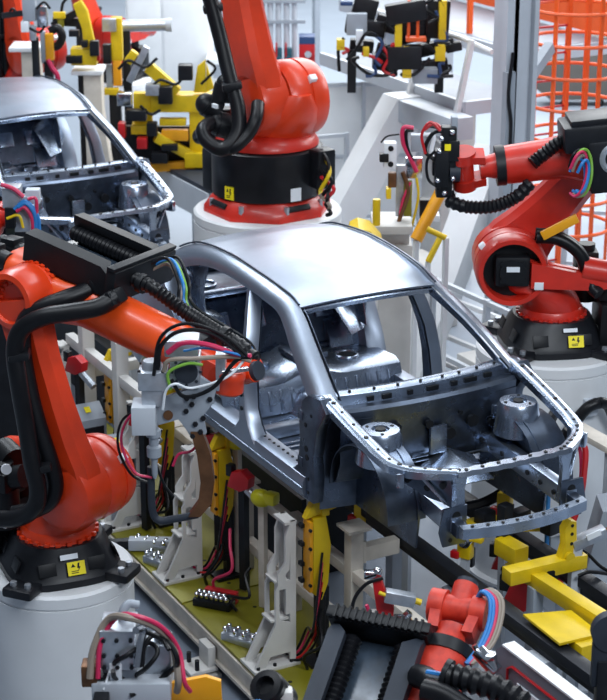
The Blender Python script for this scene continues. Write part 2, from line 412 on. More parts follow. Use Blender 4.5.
    for y, z in ((-.2, .44), (-.2, .47), (.3, .42)): m.bar((-.20, y-.16, z), (-.20, y+.16, z), .012, .012, .004)
    m.box((-.18, .02, .58), (.03, .13, .20), bev=.01); m.box((-.17, .5, .7), (.04, .1, .1), bev=.01)
    m.build('firewall_bracket', STEELL, fw)
    m = M()
    m.sheet([[(-.2, -.1, .40), (-.05, -.12, .38), (.1, -.1, .34)], [(-.2, .1, .5), (-.02, .12, .46), (.12, .1, .36)], [(-.2, .32, .4), (-.05, .3, .38), (.1, .3, .34)]], .01)
    m.build('tunnel_bracket', STEELL, fw)
    # floor, tunnel, cross members, rear
    fy = [-.71, -.60, -.40, -.22, -.14, -.05, .05, .14, .22, .40, .60, .71]
    fz = [0, 0, 0, 0, .16, .2, .2, .16, 0, 0, 0, 0]
    g = [[(x, y, .22+z*(1 if x < -.5 else .9)) for y, z in zip(fy, fz)] for x in (-.42, -.7, -1.0, -1.4, -1.85, -2.0)]
    fl = M().sheet(g, .008).build('floor_pan', STEELL, car)
    m = M()
    for x in (-.62, -.72, -.82, -1.18, -1.26, -1.34, -1.66, -1.74):
        for s in (-1, 1): m.bar((x, s*.27, .228), (x, s*.66, .228), .035, .014, .005)
    m.build('floor_bead', STEELL, fl)
    for x in (-.98, -1.50):
        for s in (-1, 1): M().bar((x, s*.2, .27), (x, s*.70, .27), .10, .09, .012).build('cross_member', STEEL, fl)
    g = [[(x, y, z+(.09*max(0, 1-abs(y)/.26) if z > .3 else 0)) for y in [k*.077-.77 for k in range(21)]] for x, z in ((-1.86, .23), (-1.89, .36), (-1.92, .44), (-2.0, .47), (-2.25, .455), (-2.55, .45))]
    hb = M().sheet(g, .008).build('heelboard', STEELL, car)
    m = M()
    for k in range(15):
        y = -.66+k*.094; m.bar((-1.865, y, .26), (-1.90, y, .41), .03, .016, .005)
    m.build('heelboard_bead', STEELL, hb)
    m = M()
    for y in (-.46, .46): m.cyl((-2.2, y, .44), (-2.2, y, .470), .075, seg=20)
    m.build('access_hole', BLACK, hb)
    m = M()
    for y in (-.45, .45): m.torus((-2.2, y, .468), (0, 0, 1), .085, .012)
    m.box((-2.2, 0, .555), (.3, .16, .05), bev=.02); m.box((-2.3, .26, .48), (.12, .1, .06), bev=.02); m.box((-2.3, -.24, .48), (.12, .08, .05), bev=.02)
    m.build('seat_bracket', STEELL, hb)
    g = [[(x, y, z) for y in (-.62, -.3, 0, .3, .62)] for x, z in ((-2.5, .45), (-2.58, .68), (-2.68, .88), (-2.74, .93), (-3.0, .945), (-3.3, .93))]
    ps = M().sheet(g, .01).build('parcel_shelf', STEELD, car)
    m = M()
    for y in (-.45, -.15, .15, .45): m.box((-2.6, y, .75), (.03, .16, .16), Matrix.Rotation(-.5, 3, 'Y'), bev=.01)
    for y in (-.4, .4): m.torus((-2.98, y, .952), (0, 0, 1), .09, .012)
    m.bar((-2.72, -.6, .955), (-2.72, .6, .955), .06, .05, .01)
    m.build('shelf_bracing', STEELL, ps)
    m = M(); m.sheet([[(-3.34, y, .985), (-3.47, y, .9), (-3.5, y, .6), (-3.46, y, .28)] for y in (-.66, -.3, 0, .3, .66)], .012)
    m.build('rear_panel', STEEL, car)
    m = M(); m.sheet([[(x, y, z) for y in (-.5, 0, .5)] for x, z in ((-2.5, .5), (-2.6, .34), (-3.0, .32), (-3.45, .34))], .01)
    m.build('boot_floor', STEELD, car)
    # front cross members
    m = M()
    n = 17; tops = []
    g = []
    for k in range(n):
        t = k/(n-1)*2-1; sc = .006*(1 if k % 2 else -1)
        x = .735+.02*(1-t*t)
        g.append([(x-.032-sc, .43*t, .755), (x-.034-sc, .43*t, .785), (x+.034+sc, .43*t, .788), (x+.045+sc, .43*t, .758), (x+.02, .43*t, .745)])
    rs = M().loft(g).build('radiator_support', STEELL, car)
    m = M()
    for k in range(7):
        y = -.36+k*.12; m.cyl((.75, y, .784), (.75, y, .794), .013, seg=10)
    m.build('support_hole', BLACK, rs)
    m = M(); rings = []
    for k in range(13):
        t = k/6-1; x = .855+.075*(1-t*t)
        rings.append([(x, .47*t, .385), (x+.05, .47*t, .395), (x+.05, .47*t, .465), (x, .47*t, .475), (x-.012, .47*t, .43)])
    bb = m.loft(rings).build('bumper_beam', STEELL, car)
    m = M()
    for k in range(9):
        t = k/4-1; t *= .85; m.cyl((.86+.075*(1-t*t)+.018, .47*t, .472), (.86+.075*(1-t*t)+.018, .47*t, .4765), .012, seg=8)
    m.build('beam_hole', BLACK, bb)
    m = M()
    m.bar((-.2, -.40, .30), (-.2, .40, .30), .10, .07, .01)
    m.build('front_cross_member', STEELD, car)
    return car
CZ = 1.40
car = make_car((0, 0, CZ), 'bare steel car body in front, roof and engine bay seen whole')
car2 = dup(car, (-6.567, 0, CZ), label='bare steel car body further back, behind the black hose tray')
# ---------------------------------------------------------------- robots (local: x front, y left, z up)
def robot(label, loc, yaw, l_ang, l_len, f_ang, f_len, scale=1., heavy=False, box=True, wrist_roll=0., hoses=True, fork=True, tint=None, motor=True, col=(None, None), a2x=.35, foot_rot=0., yl=None, fs=1., tray=(-.42, .42, .42, .05, .29), pack=True):
    OR = col[0] or ORANGE; RD = col[1] or REDORANGE
    r = thing('welding_robot', label, 'robot', loc, yaw, 'orange welding robots'); r.scale = (scale,)*3
    A2 = V3((a2x, 0, .675))
    ld = V3((math.cos(l_ang), 0, math.sin(l_ang))); A3 = A2+ld*l_len
    fd = V3((math.cos(f_ang), 0, math.sin(f_ang))); fn = V3((-fd.z, 0, fd.x))      # forearm dir and its 'up'
    if not heavy:
        def sq(h, z, e=.62, n=32):
            out = []
            for k in range(n):
                a = 2*math.pi*(k+.5)/n; c, s_ = math.cos(a), math.sin(a)
                out.append((h*math.copysign(abs(c)**e, c), h*math.copysign(abs(s_)**e, s_), z))
            return out
        FR = Matrix.Rotation(foot_rot, 4, 'Z') @ Matrix.Scale(fs, 4)
        m = M(FR); m.loft([sq(.36, 0), sq(.36, .045), sq(.34, .07), sq(.29, .20, .75), sq(.275, .235, .95)])
        for sx in (-1, 1):
            for sy in (-1, 1):
                m.box((sx*.315, sy*.315, .03), (.17, .20, .06), Matrix.Rotation(sx*sy*.785, 3, 'Z'), .02)
        ft = m.build('foot', CASTBLK, r)
        m = M(FR)
        for sx in (-1, 1):
            for sy in (-1, 1):
                for d in (-.05, .05):
                    x, y = sx*.33-sy*sx*d*sy*.7, sy*.33+d*sy*.7
                    m.cyl((x, y, .055), (x, y, .085), .022, seg=6)
        m.build('foot_bolt', ALU, ft)
        for k in range(4):
            a = k*math.pi/2; rot = FR @ Matrix.Rotation(a, 4, 'Z')
            for yy in (.19, -.19): M(rot).box((.312, yy*.82, .125), (.012, .11, .08), Matrix.Rotation(-.38, 3, 'Y'), .002).build('foot_recess', BLACK, ft)
        m = M(); m.lathe((0, 0, .215), (0, 0, 1), [(.27, 0), (.27, .03), (.255, .045), (.25, .09), (.235, .11)], 32)
        for k in range(22):
            a = 2*math.pi*k/22; m.box((.262*math.cos(a), .262*math.sin(a), .255), (.03, .035, .045), Matrix.Rotation(a, 3, 'Z'), .005)
        m.build('turntable_ring', RD, r)
        m = M()
        m.loft([m.ring((0, 0, .31), (0, 0, 1), .235, 24), m.ring((.04, .02, .40), (0, 0, 1), .25, 24, 1.0, .95), m.ring((.14, .06, .50), (0, 0, 1), .27, 24, .85, 1.0), m.ring((.24, .06, .62), (0, 0, 1), .24, 24, .72, 1.0), m.ring((.30, .06, .74), (0, 0, 1), .16, 24, .6, .8)])
    else:
        m = M()
        m.loft([[(.50*math.cos(a)*k, .50*math.sin(a)*k, z) for a in [2*math.pi*(i+.5)/8 for i in range(8)]] for k, z in ((1, 0), (1, .05), (.88, .13), (.80, .15))])
        ft = m.build('foot', REDORANGE, r)
        m = M()
        for i in range(8):
            a = 2*math.pi*(i+.5)/8+.15; m.cyl((.45*math.cos(a), .45*math.sin(a), .05), (.45*math.cos(a), .45*math.sin(a), .115), .022, seg=6)
        m.build('foot_bolt', ALU, ft)
        m = M()
        for i in range(8):
            if i % 2: continue
            a = 2*math.pi*i/8; rt = Matrix.Rotation(a, 3, 'Z'); m.box((.43*math.cos(a), .43*math.sin(a), .085), (.05, .2, .045), rt @ Matrix.Rotation(-.7, 3, 'Y'), .008)
        m.build('foot_recess', BLACK, ft)
        m = M(); m.lathe((0, 0, .14), (0, 0, 1), [(.425, 0), (.43, .01), (.43, .36), (.415, .37)], 40)
        m.build('column_cover', CASTBLK, r)
        m = M(); m.lathe((0, 0, .55), (0, 0, 1), [(.40, -.03), (.40, -.01), (.37, .04), (.32, .08), (.2, .10)], 36)
        m.build('turntable_ring', RD, r)
        A2 += V3((0, 0, .19)); A3 = A2+ld*l_len
        m = M()
        m.loft([m.ring((0, .05, .60), (0, 0, 1), .33, 24), m.ring((.1, .05, .72), (0, 0, 1), .33, 24, .9, 1), m.ring((.2, .05, .84), (0, 0, 1), .28, 24, .8, 1), m.ring((.28, .05, .95), (0, 0, 1), .2, 24, .6, .9)])
    ro = .30 if heavy else .28
    # shoulder housing: ring with an opening on the left side
    yl = yl or (.40 if heavy else .33)
    m.lathe(A2+V3((0, -.02, 0)), (0, 1, 0), [(ro*.9, 0), (ro, .05), (ro, yl*.5), (ro*.96, yl*.5+.005), (ro*.96, yl*.5+.02), (ro, yl*.5+.025), (ro, yl-.06), (ro*.96, yl-.01), (ro*.93, yl+.01), (ro*.81, yl+.005), (ro*.78, yl-.14), (.02, yl-.15)], 36)
    # rear brackets to the counterbalance
    for yy in (.20, .30): m.loft([[(A2.x-.14, yy+a, A2.z+b) for a, b in ((-.03, -.12), (.03, -.12), (.03, .08), (-.03, .08))], [(-.30, yy+a, A2.z-.08+b) for a, b in ((-.025, -.06), (.025, -.06), (.025, .05), (-.025, .05))], [(-.46, yy+a, A2.z-.06+b) for a, b in ((-.02, -.05), (.02, -.05), (.02, .05), (-.02, .05))]])
    cr = m.build('carousel', OR if heavy else RD, r)
    m = M(); m.box(A2+V3((0, yl-.10, 0)), (.27, .14, .24), bev=.03); m.cyl(A2+V3((0, yl-.05, 0)), A2+V3((0, yl-.01, 0)), .10, seg=20)
    for dx, dz in ((.08, .07), (-.08, .07), (.08, -.07), (-.08, -.07)): m.cyl(A2+V3((dx, yl-.04, dz)), A2+V3((dx, yl-.012, dz)), .02, seg=8)
    m.cyl(A2+V3((0, yl-.16, 0)), A2+V3((0, yl-.135, 0)), ro*.78, seg=28); mo = m.build('shoulder_motor', BLACK, cr)
    M().box(A2+V3((0, yl-.007, .03)), (.10, .006, .04)).build('motor_label', LABW, mo)
    m = M()
    for dx in (.085, -.085): m.box(A2+V3((dx, yl-.028, -.02)), (.02, .01, .03))
    m.build('motor_sticker', LABY, mo)
    M().box(A2+V3((-.20, yl+.0, -.10)), (.07, .01, .06), bev=.003).build('white_plate', LABW, cr)
    M().box(A2+V3((ro*.8, yl*.55, ro*.62)), (.05, .06, .05), Matrix.Rotation(.7, 3, 'Y'), .006).build('position_block', LABW, cr)
    # base motor and connector block at the rear
    m = M()
    m.cyl((-.28, -.20, .30), (-.28, -.20, .58), .10, seg=20); m.box((-.28, -.20, .64), (.18, .18, .14), bev=.02); m.cyl((-.28, -.20, .70), (-.28, -.20, .76), .07)
    m.cyl((-.40, .08, .40), (-.40, .08, .62), .085, seg=16); m.box((-.48, 0, .22), (.26, .46, .34), bev=.03); m.cyl((-.34, -.30, .55), (-.52, -.30, .50), .06)
    bmo = m.build('rear_motor', BLACK, r)
    m = M(); m.cyl((-.28, -.305, .64), (-.28, -.285, .64), .045); m.box((-.20, -.30, .36), (.04, .03, .04))
    m.build('gauge', LABW, bmo)
    # counterbalance cylinder
    m = M(); m.cyl((-.62, .25, A2.z-.06), (-.18, .25, A2.z+.02), .095, seg=20); m.sphere((-.62, .25, A2.z-.06), .095)
    m.build('counterbalance', RD, r)
    # link arm
    y0, y1 = -.29, -.04
    m = M()
    rh, re = (.27, .20)
    m.lathe(A2+V3((0, y0+.02, 0)), (0, 1, 0), [(rh*.8, 0), (rh*.93, .015), (rh, .06), (rh, .23)], 36)
    m.lathe(A3+V3((0, y0, 0)), (0, 1, 0), [(.02, .07), (re*.66, .07), (re*.68, .02), (re*.74, 0), (re*.92, .005), (re, .05), (re, .22)], 32)
    side = V3((-ld.z, 0, ld.x)); rings = []
    for t, wd, a, b in ((.0, .255, y0+.03, y1), (.12, .255, y0+.02, y1), (.25, .22, y0+.02, y1-.01), (.45, .185, y0+.03, y1-.015), (.7, .165, y0+.03, y1-.02), (.88, .175, y0+.02, y1-.015), (1., .18, y0+.02, y1-.01)):
        c = A2+ld*(l_len*t); bv = .05
        rings.append([c+side*u+V3((0, v, 0)) for u, v in ((-wd, a+bv), (-wd+bv, a), (wd-bv, a), (wd, a+bv), (wd, b-bv), (wd-bv, b), (-wd+bv, b), (-wd, b-bv))])
    m.loft(rings)
    la = m.build('link_arm', OR, r)
    m = M()
    for k in range(14):
        a = 2*math.pi*k/14; m.sphere(A3+V3((re*.56*math.cos(a), y0+.068, re*.56*math.sin(a))), .016, seg=6)
    m.build('elbow_bolt', RD, la)
    # forearm
    yc = .08
    def F(f, y, n_): return A3+fd*f+V3((0, y, 0))+fn*n_
    m = M()
    m.lathe(A3+V3((0, -.06, 0)), (0, 1, 0), [(.19, 0), (.195, .01), (.195, .10), (.21, .11), (.21, .16), (.18, .18)], 32)
    for k in range(26):
        a = 2*math.pi*k/26; m.box(A3+V3((.196*math.cos(a), -.02, .196*math.sin(a))), (.02, .05, .024), Matrix.Rotation(-a, 3, 'Y'))
    eg = m.build('elbow_gear', RD, r)
    m = M()
    def fr(f, a, b, yo=yc, no=.03, e=1., seg=20):
        out = []
        for k in range(seg):
            an = 2*math.pi*k/seg; c, s_ = math.cos(an), math.sin(an)
            out.append(F(f, yo+a*math.copysign(abs(c)**e, c), no+b*math.copysign(abs(s_)**e, s_)))
        return out
    m.loft([fr(-.28, .13, .12, .10, .05, .6), fr(-.24, .18, .15, .09, .0, .6), fr(.05, .19, .165, .09, .0, .65), fr(.22, .175, .165, .085, .0, .8), fr(.36, .16, .165), fr(.5, .155, .155, yc, .02), fr(f_len-.30, .148, .148, yc, .01), fr(f_len-.25, .142, .142, yc, .01)])
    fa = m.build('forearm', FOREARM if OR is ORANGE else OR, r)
    m = M(); m.loft([fr(f_len-.27, .155, .155, yc, .01), fr(f_len-.20, .155, .155, yc, .01)])
    m.build('forearm_collar', BLACK, fa)
    m = M()
    for yy, nn in ((.0, .10), (.18, .10), (.09, -.04)):
        m.cyl(F(-.26, yy, nn), F(-.50, yy, nn), .065, seg=14); m.box(F(-.40, yy, nn+.02), (.12, .11, .12), bev=.015)
    m.build('wrist_motor', BLACK, fa)
    # wrist
    wf = f_len-.20
    m = M()
    m.loft([fr(wf, .10, .10, yc, .01), fr(wf+.08, .08, .08, yc, .01), fr(wf+.12, .085, .085, yc, .01)])
    ax = V3((0, math.cos(wrist_roll), 0))+fn*math.sin(wrist_roll); wc = F(wf+.24, yc, .01); sd = ax.cross(fd)
    for s_ in (-1, 1):
        m.loft([[F(wf+.08, yc, .01)+ax*(s_*.095+a)+sd*b for a, b in ((-.03, -.07), (.03, -.07), (.03, .07), (-.03, .07))], [wc+ax*(s_*.115+a)+sd*b for a, b in ((-.03, -.075), (.03, -.075), (.03, .075), (-.03, .075))], [wc+fd*.07+ax*(s_*.115+a)+sd*b for a, b in ((-.03, -.04), (.03, -.04), (.03, .04), (-.03, .04))]])
        m.cyl(wc+ax*(s_*.075), wc+ax*(s_*.16), .095, seg=20)
    wr = m.build('wrist_fork', RD, r)
    m = M(); m.cyl(wc-ax*.08, wc+ax*.08, .075, seg=20)
    hd = (fd*math.cos(.5)-sd*math.sin(.5)) if fork else fd
    m.cyl(wc, wc+hd*.15, .07, seg=20)
    m.build('wrist_joint', RD, wr)
    M().cyl(wc+hd*.15, wc+hd*.18, .06, seg=20).build('tool_flange', DGREY, wr)
    # dress pack
    if box:
        t0, t1, yb, nb, hw_ = tray; ww = .05
        tr = M()
        X = Matrix((fd, V3((0, 1, 0)), fn)).transposed()
        def bx(mm, f0, f1, ya, yb_, n0, n1, bev=.008): mm.box(F((f0+f1)/2, (ya+yb_)/2, (n0+n1)/2), (abs(f1-f0), abs(yb_-ya), abs(n1-n0)), X, bev)
        bx(tr, t0, t1, yb-hw_, yb+hw_, nb, nb+.02)
        bx(tr, t1-.03, t1+.05, yb-hw_-.02, yb+hw_+.02, nb-.02, nb+.20, .012)
        bx(tr, t0+.2, t0+.5, yb-hw_+.02, yb-hw_+.2, nb-.10, nb)
        tb = tr.build('hose_tray', BLACK, r)
        for s_ in (-1, 1):
            wl = M(); c0, c1 = yb+s_*hw_, yb+s_*(hw_-2*ww)
            wl.loft([[F(f, y_, n_) for y_, n_ in ((c0, nb), (c0, nb+.19), (c1, nb+.20), (c1, nb+.15), (yb+s_*(hw_-.02), nb+.02))] for f in (t0, t1-.09)]+[[F(t1-.03, y_, n_) for y_, n_ in ((c0, nb), (c0, nb+.15), (c0-s_*.04, nb+.16), (c0-s_*.04, nb+.12), (yb+s_*(hw_-.02), nb+.02))]])
            wl.build('tray_wall', DGREY if box == 2 else BLACK, tb)
        lp = M(); bx(lp, t1-.02, t1+.04, yb-hw_-.03, yb+hw_+.03, nb+.20, nb+.225, .006)
        for q in range(14 if box == 2 else 0): bx(lp, t1-.03, t1+.05, yb-hw_+.02+q*(2*hw_-.04)/13-.008, yb-hw_+.02+q*(2*hw_-.04)/13+.008, nb+.19, nb+.232, .002)
        lp.build('tray_lip', BLACK, tb)
        gl = M(); bx(gl, t0+.02, t1-.04, yb-hw_+.05, yb+hw_-.05, nb+.021, nb+.026, 0.001); gl.build('tray_floor', GLOSSG, tb)
        for s_ in (-1, 1):
            yy = yb+s_*(hw_-.115)
            M().tube([F(t0+.02, yy, nb+.085), F((t0+t1)/2, yy, nb+.085), F(t1-.06, yy, nb+.085)], .055, 12, False, ribs=.016).build('corrugated_hose', RUBBER, tb)
        if pack:
            h = M(); h.tube([F(t1+.02, yb-.1, nb+.10), F(t1+.2, yb-.12, nb+.11), F(t1+.45, yc+.12, .19), F(f_len-.15, yc+.06, .18), F(f_len+.02, yc+.06, .16), F(f_len+.12, yc+.06, .10)], .05, 12, ribs=.013)
            hh = h.build('dress_pack_hose', RUBBER, r)
            for f, y, n_ in ((t1+.12, yb-.115, nb+.105), (f_len-.12, yc+.06, .18), (f_len+.10, yc+.06, .11)): M().cyl(F(f-.02, y, n_), F(f+.02, y, n_), .064, seg=14).build('hose_clamp', BLACK, hh)
            for j, (mt_, dy, dn) in enumerate(((BLUE, .02, .02), (GREEN, .05, .0), (BEIGEH, .0, -.01), (RUBBER, .08, .02), (RUBBER, -.03, .04))):
                M().tube([F(t1+.03, yb+.08+dy, nb+.12+dn), F(t1+.14, yb+.12+dy, nb+.19+dn), F(t1+.32, yb+.02+dy, nb+.12+dn), F(1.0, yc+.17+dy, .16+dn), F(f_len, yc+.12+dy*.5, .14+dn), F(f_len+.12, yc+.08, .06)], .011, 6).build('signal_cable', mt_, r)
    if hoses:
        for k, (dy, rr) in enumerate(((-.05, .048), (.045, .048))):
            yy = y0-.055+dy*.0
            o_ = side*(.20+.0*k)
            pts = [F(.42, yc-.22+k*.10, .16-k*.02), F(.20, yc-.26+k*.05, .20+.03*k), F(-.02, y0-.03, .17-.05*k), A3+side*.19+V3((0, y0-.06+k*.09, 0))-ld*.02, A2+ld*(l_len*.75)+side*.23+V3((0, y0-.02+k*.11, 0)), A2+ld*(l_len*.45)+side*.25+V3((0, y0-.02+k*.11, 0)), A2+ld*(l_len*.18)+side*.30+V3((0, y0-.03+k*.11, 0)), A2-ld*.10+side*.34+V3((0, y0-.05+k*.11, 0)), A2-ld*.25+side*.42+V3((0, y0+.0+k*.1, 0)), A2-ld*.27+side*.60+V3((0, y0+.05+k*.08, 0))]
            M().tube(pts, rr, 12).build('arm_hose', RUBBER, r)
        m = M()
        for t in (.72, .16): 
            c = A2+ld*(l_len*t)+side*(.235 if t > .5 else .295); m.bar(c+V3((0, y0-.09, 0)), c+V3((0, y0+.17, 0)), .13, .05, .02, up=ld)
        m.build('hose_clamp', BLACK, la)
    # stickers on the foot
    return r, dict(A2=A2, A3=A3, wc=wc, F=F, fd=fd, fn=fn, wf=wf, hd=hd)
def sticker(r, p, rz, w_, h_, mt_, name, tilt=0., glyph=False):
    T = Matrix.Translation(p) @ Matrix.Rotation(rz, 4, 'Z') @ Matrix.Rotation(tilt, 4, 'Y')
    o = M(T).box((0, 0, 0), (.004, w_, h_)).build(name, mt_, r)
    if glyph:
        g = M(T); g.prism([(-.3*w_, .1*h_), (-.05*w_, .1*h_), (-.18*w_, .36*h_)], .002, .004, 'yz'); g.prism([(.1*w_, .38*h_), (.2*w_, .38*h_), (.16*w_, .1*h_), (.24*w_, .1*h_), (.08*w_, -.25*h_), (.12*w_, 0), (.04*w_, 0)], .002, .004, 'yz')
        g.box((.003, -.1*w_, -.2*h_), (.002, .4*w_, .05*h_)); g.box((.003, -.1*w_, -.33*h_), (.002, .4*w_, .05*h_))
        g.build('warning_symbol', BLACK, o)
    return o
def pedestal(label, x, y, h, rad):
    p = thing('robot_pedestal', label, 'pedestal', (x, y, 0), group='round white robot pedestals')
    M().lathe((0, 0, 0), (0, 0, 1), [(rad+.06, 0), (rad+.06, .03), (rad, .035), (rad, h-.11)], 48).build('drum', WHITE, p)
    M().lathe((0, 0, h-.11), (0, 0, 1), [(rad-.012, 0), (rad-.012, .015), (rad, .018), (rad, .09), (rad-.012, .1), (rad-.02, .108)], 48).build('top_plate', WHITE, p)
    return p
Y1 = math.atan2(.47, .88)
pedestal('white drum pedestal beside the olive base under the robot with thick black hoses', -1.2, -2.35, 1.15, .50)
FR1 = math.radians(-34)
r1, k1 = robot('orange robot whose arm with two thick black hoses reaches to the front car side', (-1.2, -2.35, 1.15), Y1, math.radians(104), 1.31, math.radians(-11), 1.50, box=1, hoses=False, tray=(-.14, .58, .27, .17, .29), col=(None, ORANGE), a2x=.25, yl=.24, foot_rot=FR1, fs=1.08)
def on_foot(r, rot, fs, s, z, w_, h_, mt_, nm, gl=False):
    x = (.365-(z-.06)*.40)*fs
    p = Matrix.Rotation(rot, 4, 'Z') @ V3((x+.004, s, z*fs))
    return sticker(r, p, rot, w_, h_, mt_, nm, -.40, gl)
on_foot(r1, FR1, 1.08, .02, .125, .12, .09, LABY, 'warning_sticker', True)
on_foot(r1, FR1, 1.08, -.02, .195, .12, .035, LABW, 'white_sticker')
Y2 = math.atan2(-.88, -.47)
pedestal('white drum pedestal behind the engine bay with a black cable over its side', -1.6, 1.95, 1.90, .58)
FR2 = math.radians(98)
r2, k2 = robot('orange robot with black weld gun and coloured cable loop, behind the engine bay', (-1.6, 1.95, 1.90), Y2, math.radians(130), 1.12, math.radians(-6), 1.06, box=False, hoses=False, wrist_roll=1.25, col=(REDORANGE, REDORANGE), foot_rot=FR2, fs=1.1)
on_foot(r2, FR2, 1.1, .10, .125, .12, .09, LABY, 'warning_sticker', True)
on_foot(r2, FR2, 1.1, .06, .20, .11, .03, LABW, 'white_sticker')
pedestal('white drum pedestal with cable box behind the car roof', -5.9, 1.65, 2.0, .72)
r3, k3 = robot('big orange robot behind the car roof standing on a black round column', (-5.9, 1.65, 2.0), .1, math.radians(106), 1.5, math.radians(0), 1.4, 1.25, heavy=True, box=False, hoses=False, a2x=.12, yl=.32)
for ang, mt_ in ((-1.2, LABY), (.05, LABW), (.75, LABY)):
    sticker(r3, (.433*math.cos(ang-.1), .433*math.sin(ang-.1), .20), ang-.1, .09, .10, mt_, 'column_sticker', 0, mt_ is LABY)
# ---------------------------------------------------------------- helpers for placing small things
RV = V3((.47165, .88179, 0)); UV = RV.cross(FW)
def at(u, v, x=None, y=None, z=None, d=None):      # world point on a plane of the hall
    D = FW+RV*((u-303.5)/FPX)-UV*((v-350)/FPX)
    t = (x-CAM.x)/D.x if x is not None else (y-CAM.y)/D.y if y is not None else (z-CAM.z)/D.z if z is not None else d
    return CAM+D*t
def hose(name, label, pts, r, mt, group=None, parent=None, cat='hose'):
    o = M().tube(pts, r, 8).build(name, mt, parent)
    return o if parent else tag(o, label, cat, group)
# ---------------------------------------------------------------- fixture base with olive plates
fb = thing('fixture_platform', 'long cream steel base with olive yellow plates beside the car', 'fixture platform', (0, 0, 0))
m = M(); m.box((-2.6, -1.19, .26), (6.2, .03, .03)); m.box((-2.6, -1.18, .185), (6.2, .02, .16)); m.box((-2.6, -1.19, .11), (6.2, .05, .025))
m.box((-2.6, -.33, .19), (6.2, .04, .17))
m.build('edge_beam', TAN, fb)
for x0, x1 in ((-5.7, -3.75), (-3.73, -1.78), (-1.76, .5)):
    M().box(((x0+x1)/2, -.75, .29), (x1-x0, .88, .025), bev=.004).build('base_plate', OLIVE, fb)
for x in (-4.4, -2.9, -1.25, .2):
    ft = M().box((x, -1.31, .06), (.22, .22, .025), bev=.004).box((x, -1.31, .012), (.26, .26, .024), bev=.004).box((x, -1.235, .15), (.16, .06, .16), bev=.004).build('levelling_foot', OFFW, fb)
    m = M()
    for dx in (-.07, .07): m.cyl((x+dx, -1.35, .06), (x+dx, -1.35, .15), .018, seg=8)
    m.build('foot_screw', CASTBLK, ft)
m = M()
for k in range(26): x, y = -5.2+k*.22, -1.02-.0*k; m.cyl((x, y+(k % 2)*.28, .302), (x, y+(k % 2)*.28, .304), .016, seg=8)
m.build('plate_hole', BLACK, fb)
# ---------------------------------------------------------------- white uprights with yellow clamps
def upright(x, label, y=-.96, h=1.04):
    t = thing('fixture_upright', label, 'fixture upright', (x, y, .3025), group='white fixture uprights on the olive base')
    M().box((0, -.06, .012), (.24, .36, .024), bev=.004).build('foot_plate', OFFW, t)
    m = M()
    for sx in (-.075, .075):
        m.prism([(-.22, .024), (-.06, .34), (-.06, .60), (-.04, .64), (-.04, .72), (.02, .80), (.02, h-.1), (.06, h), (.10, h), (.10, .024), (.055, .024), (.055, h-.2), (.05, .74), (.02, .71), (.02, .66), (.055, .66), (.055, .40), (.02, .40), (.02, .60), (-.03, .60), (-.03, .36), (.055, .33), (.055, .10), (-.10, .10), (-.14, .024)], sx-.011, sx+.011, 'yz')
    m.box((0, .088, h/2+.01), (.15, .02, h-.03)); m.box((0, -.02, .36), (.14, .14, .015)); m.box((0, -.01, .66), (.14, .1, .015)); m.box((0, .06, h-.01), (.17, .09, .02))
    m.build('web', OFFW, t)
    m = M()
    for dx in (-.09, .09):
        for dy in (-.2, -.07, .06): m.cyl((dx, dy, .024), (dx, dy, .04), .014, seg=6)
    m.build('foot_bolt', CASTBLK, t)
    return t
def clamp_tower(x, label, y=-.73, top=1.48, blob=None, flip=1):
    t = thing('clamp_tower', label, 'clamp', (x, y, .3025), group='yellow clamp towers under the sill')
    H = top-.3
    M().box((0, .02, .012), (.16, .2, .024)).box((0, .05, .3), (.07, .07, .58), bev=.006).build('mount_post', CASTBLK, t)
    M().box((.02, -.075, H*.68), (.10, .025, H*.42), bev=.004).build('mount_plate', AMBER, t)
    m = M(); m.prism([(-.05, H*.45), (.02, H*.40), (.07, H*.5), (.09, H*.72), (.05, H*.9), (-.05, H*.9)], -.05, .05, 'yz', .006)
    b = m.build('clamp_body', YELLOW, t)
    m = M(); m.prism([(-.10, H*.90), (.14, H*.93), (.20, H*.985), (.12, H), (-.04, H*.99)], -.03, .03, 'yz', .006); m.box((0, .05, H*.94), (.09, .06, .1), bev=.008)
    m.build('clamp_arm', YELLOW, t)
    m = M(); m.cyl((0, .03, H*.18), (0, .03, H*.42), .045, seg=14); m.box((0, .03, H*.15), (.1, .1, .05), bev=.008)
    m.build('drive_cylinder', CASTBLK, t)
    m = M()
    for z in (.52, .62, .74, .85):
        m.cyl((.072, -.09, H*z), (.09, -.09, H*z), .012, seg=8); m.box((-.03, -.10, H*z), (.05, .03, .03), bev=.004)
    m.build('clamp_bolt', CASTBLK, b)
    for k, mt in enumerate((RUBBER, RED, RUBBER, PINK, RUBBER)):
        M().tube([(.05, .02, H*(.45+.06*k)), (.10+.03*k, -.06-.02*k, H*.33), (.06-.04*k, -.02, H*.18), (.0-.03*k, -.1, .06), (-.05-.05*k, -.16, .03)], .009, 6).build('air_hose', mt, t)
    return t
def connector_block(p, label, rz=0, n=6, red=True):
    t = thing('valve_block', label, 'valve block', p, rz, 'valve blocks on the olive base')
    M().box((0, 0, .03), (.30, .12, .06), bev=.006).build('block', CASTBLK if red else ALU, t)
    if red: M().box((.02, .09, .05), (.26, .06, .09), bev=.008).build('red_manifold', RED, t)
    for k in range(n):
        for j in (0, 1): M().lathe((-.12+.24*k/(n-1), -.03+.05*j, .06), (0, -.35, 1), [(.015, 0), (.015, .02), (.02, .022), (.02, .045), (.012, .05)], 10).build('connector', CHROME, t)
    return t
ux = ((-3.2, 'left'), (-2.1, 'mid'), (-.63, 'right'))
upright(-3.26, 'white upright on the olive base partly behind the copper gun jaw')
upright(-2.2, 'middle white upright on the olive base, bundles of red hoses at its foot')
upright(-.66, 'front white upright on the olive base, below the car door opening', h=1.10)
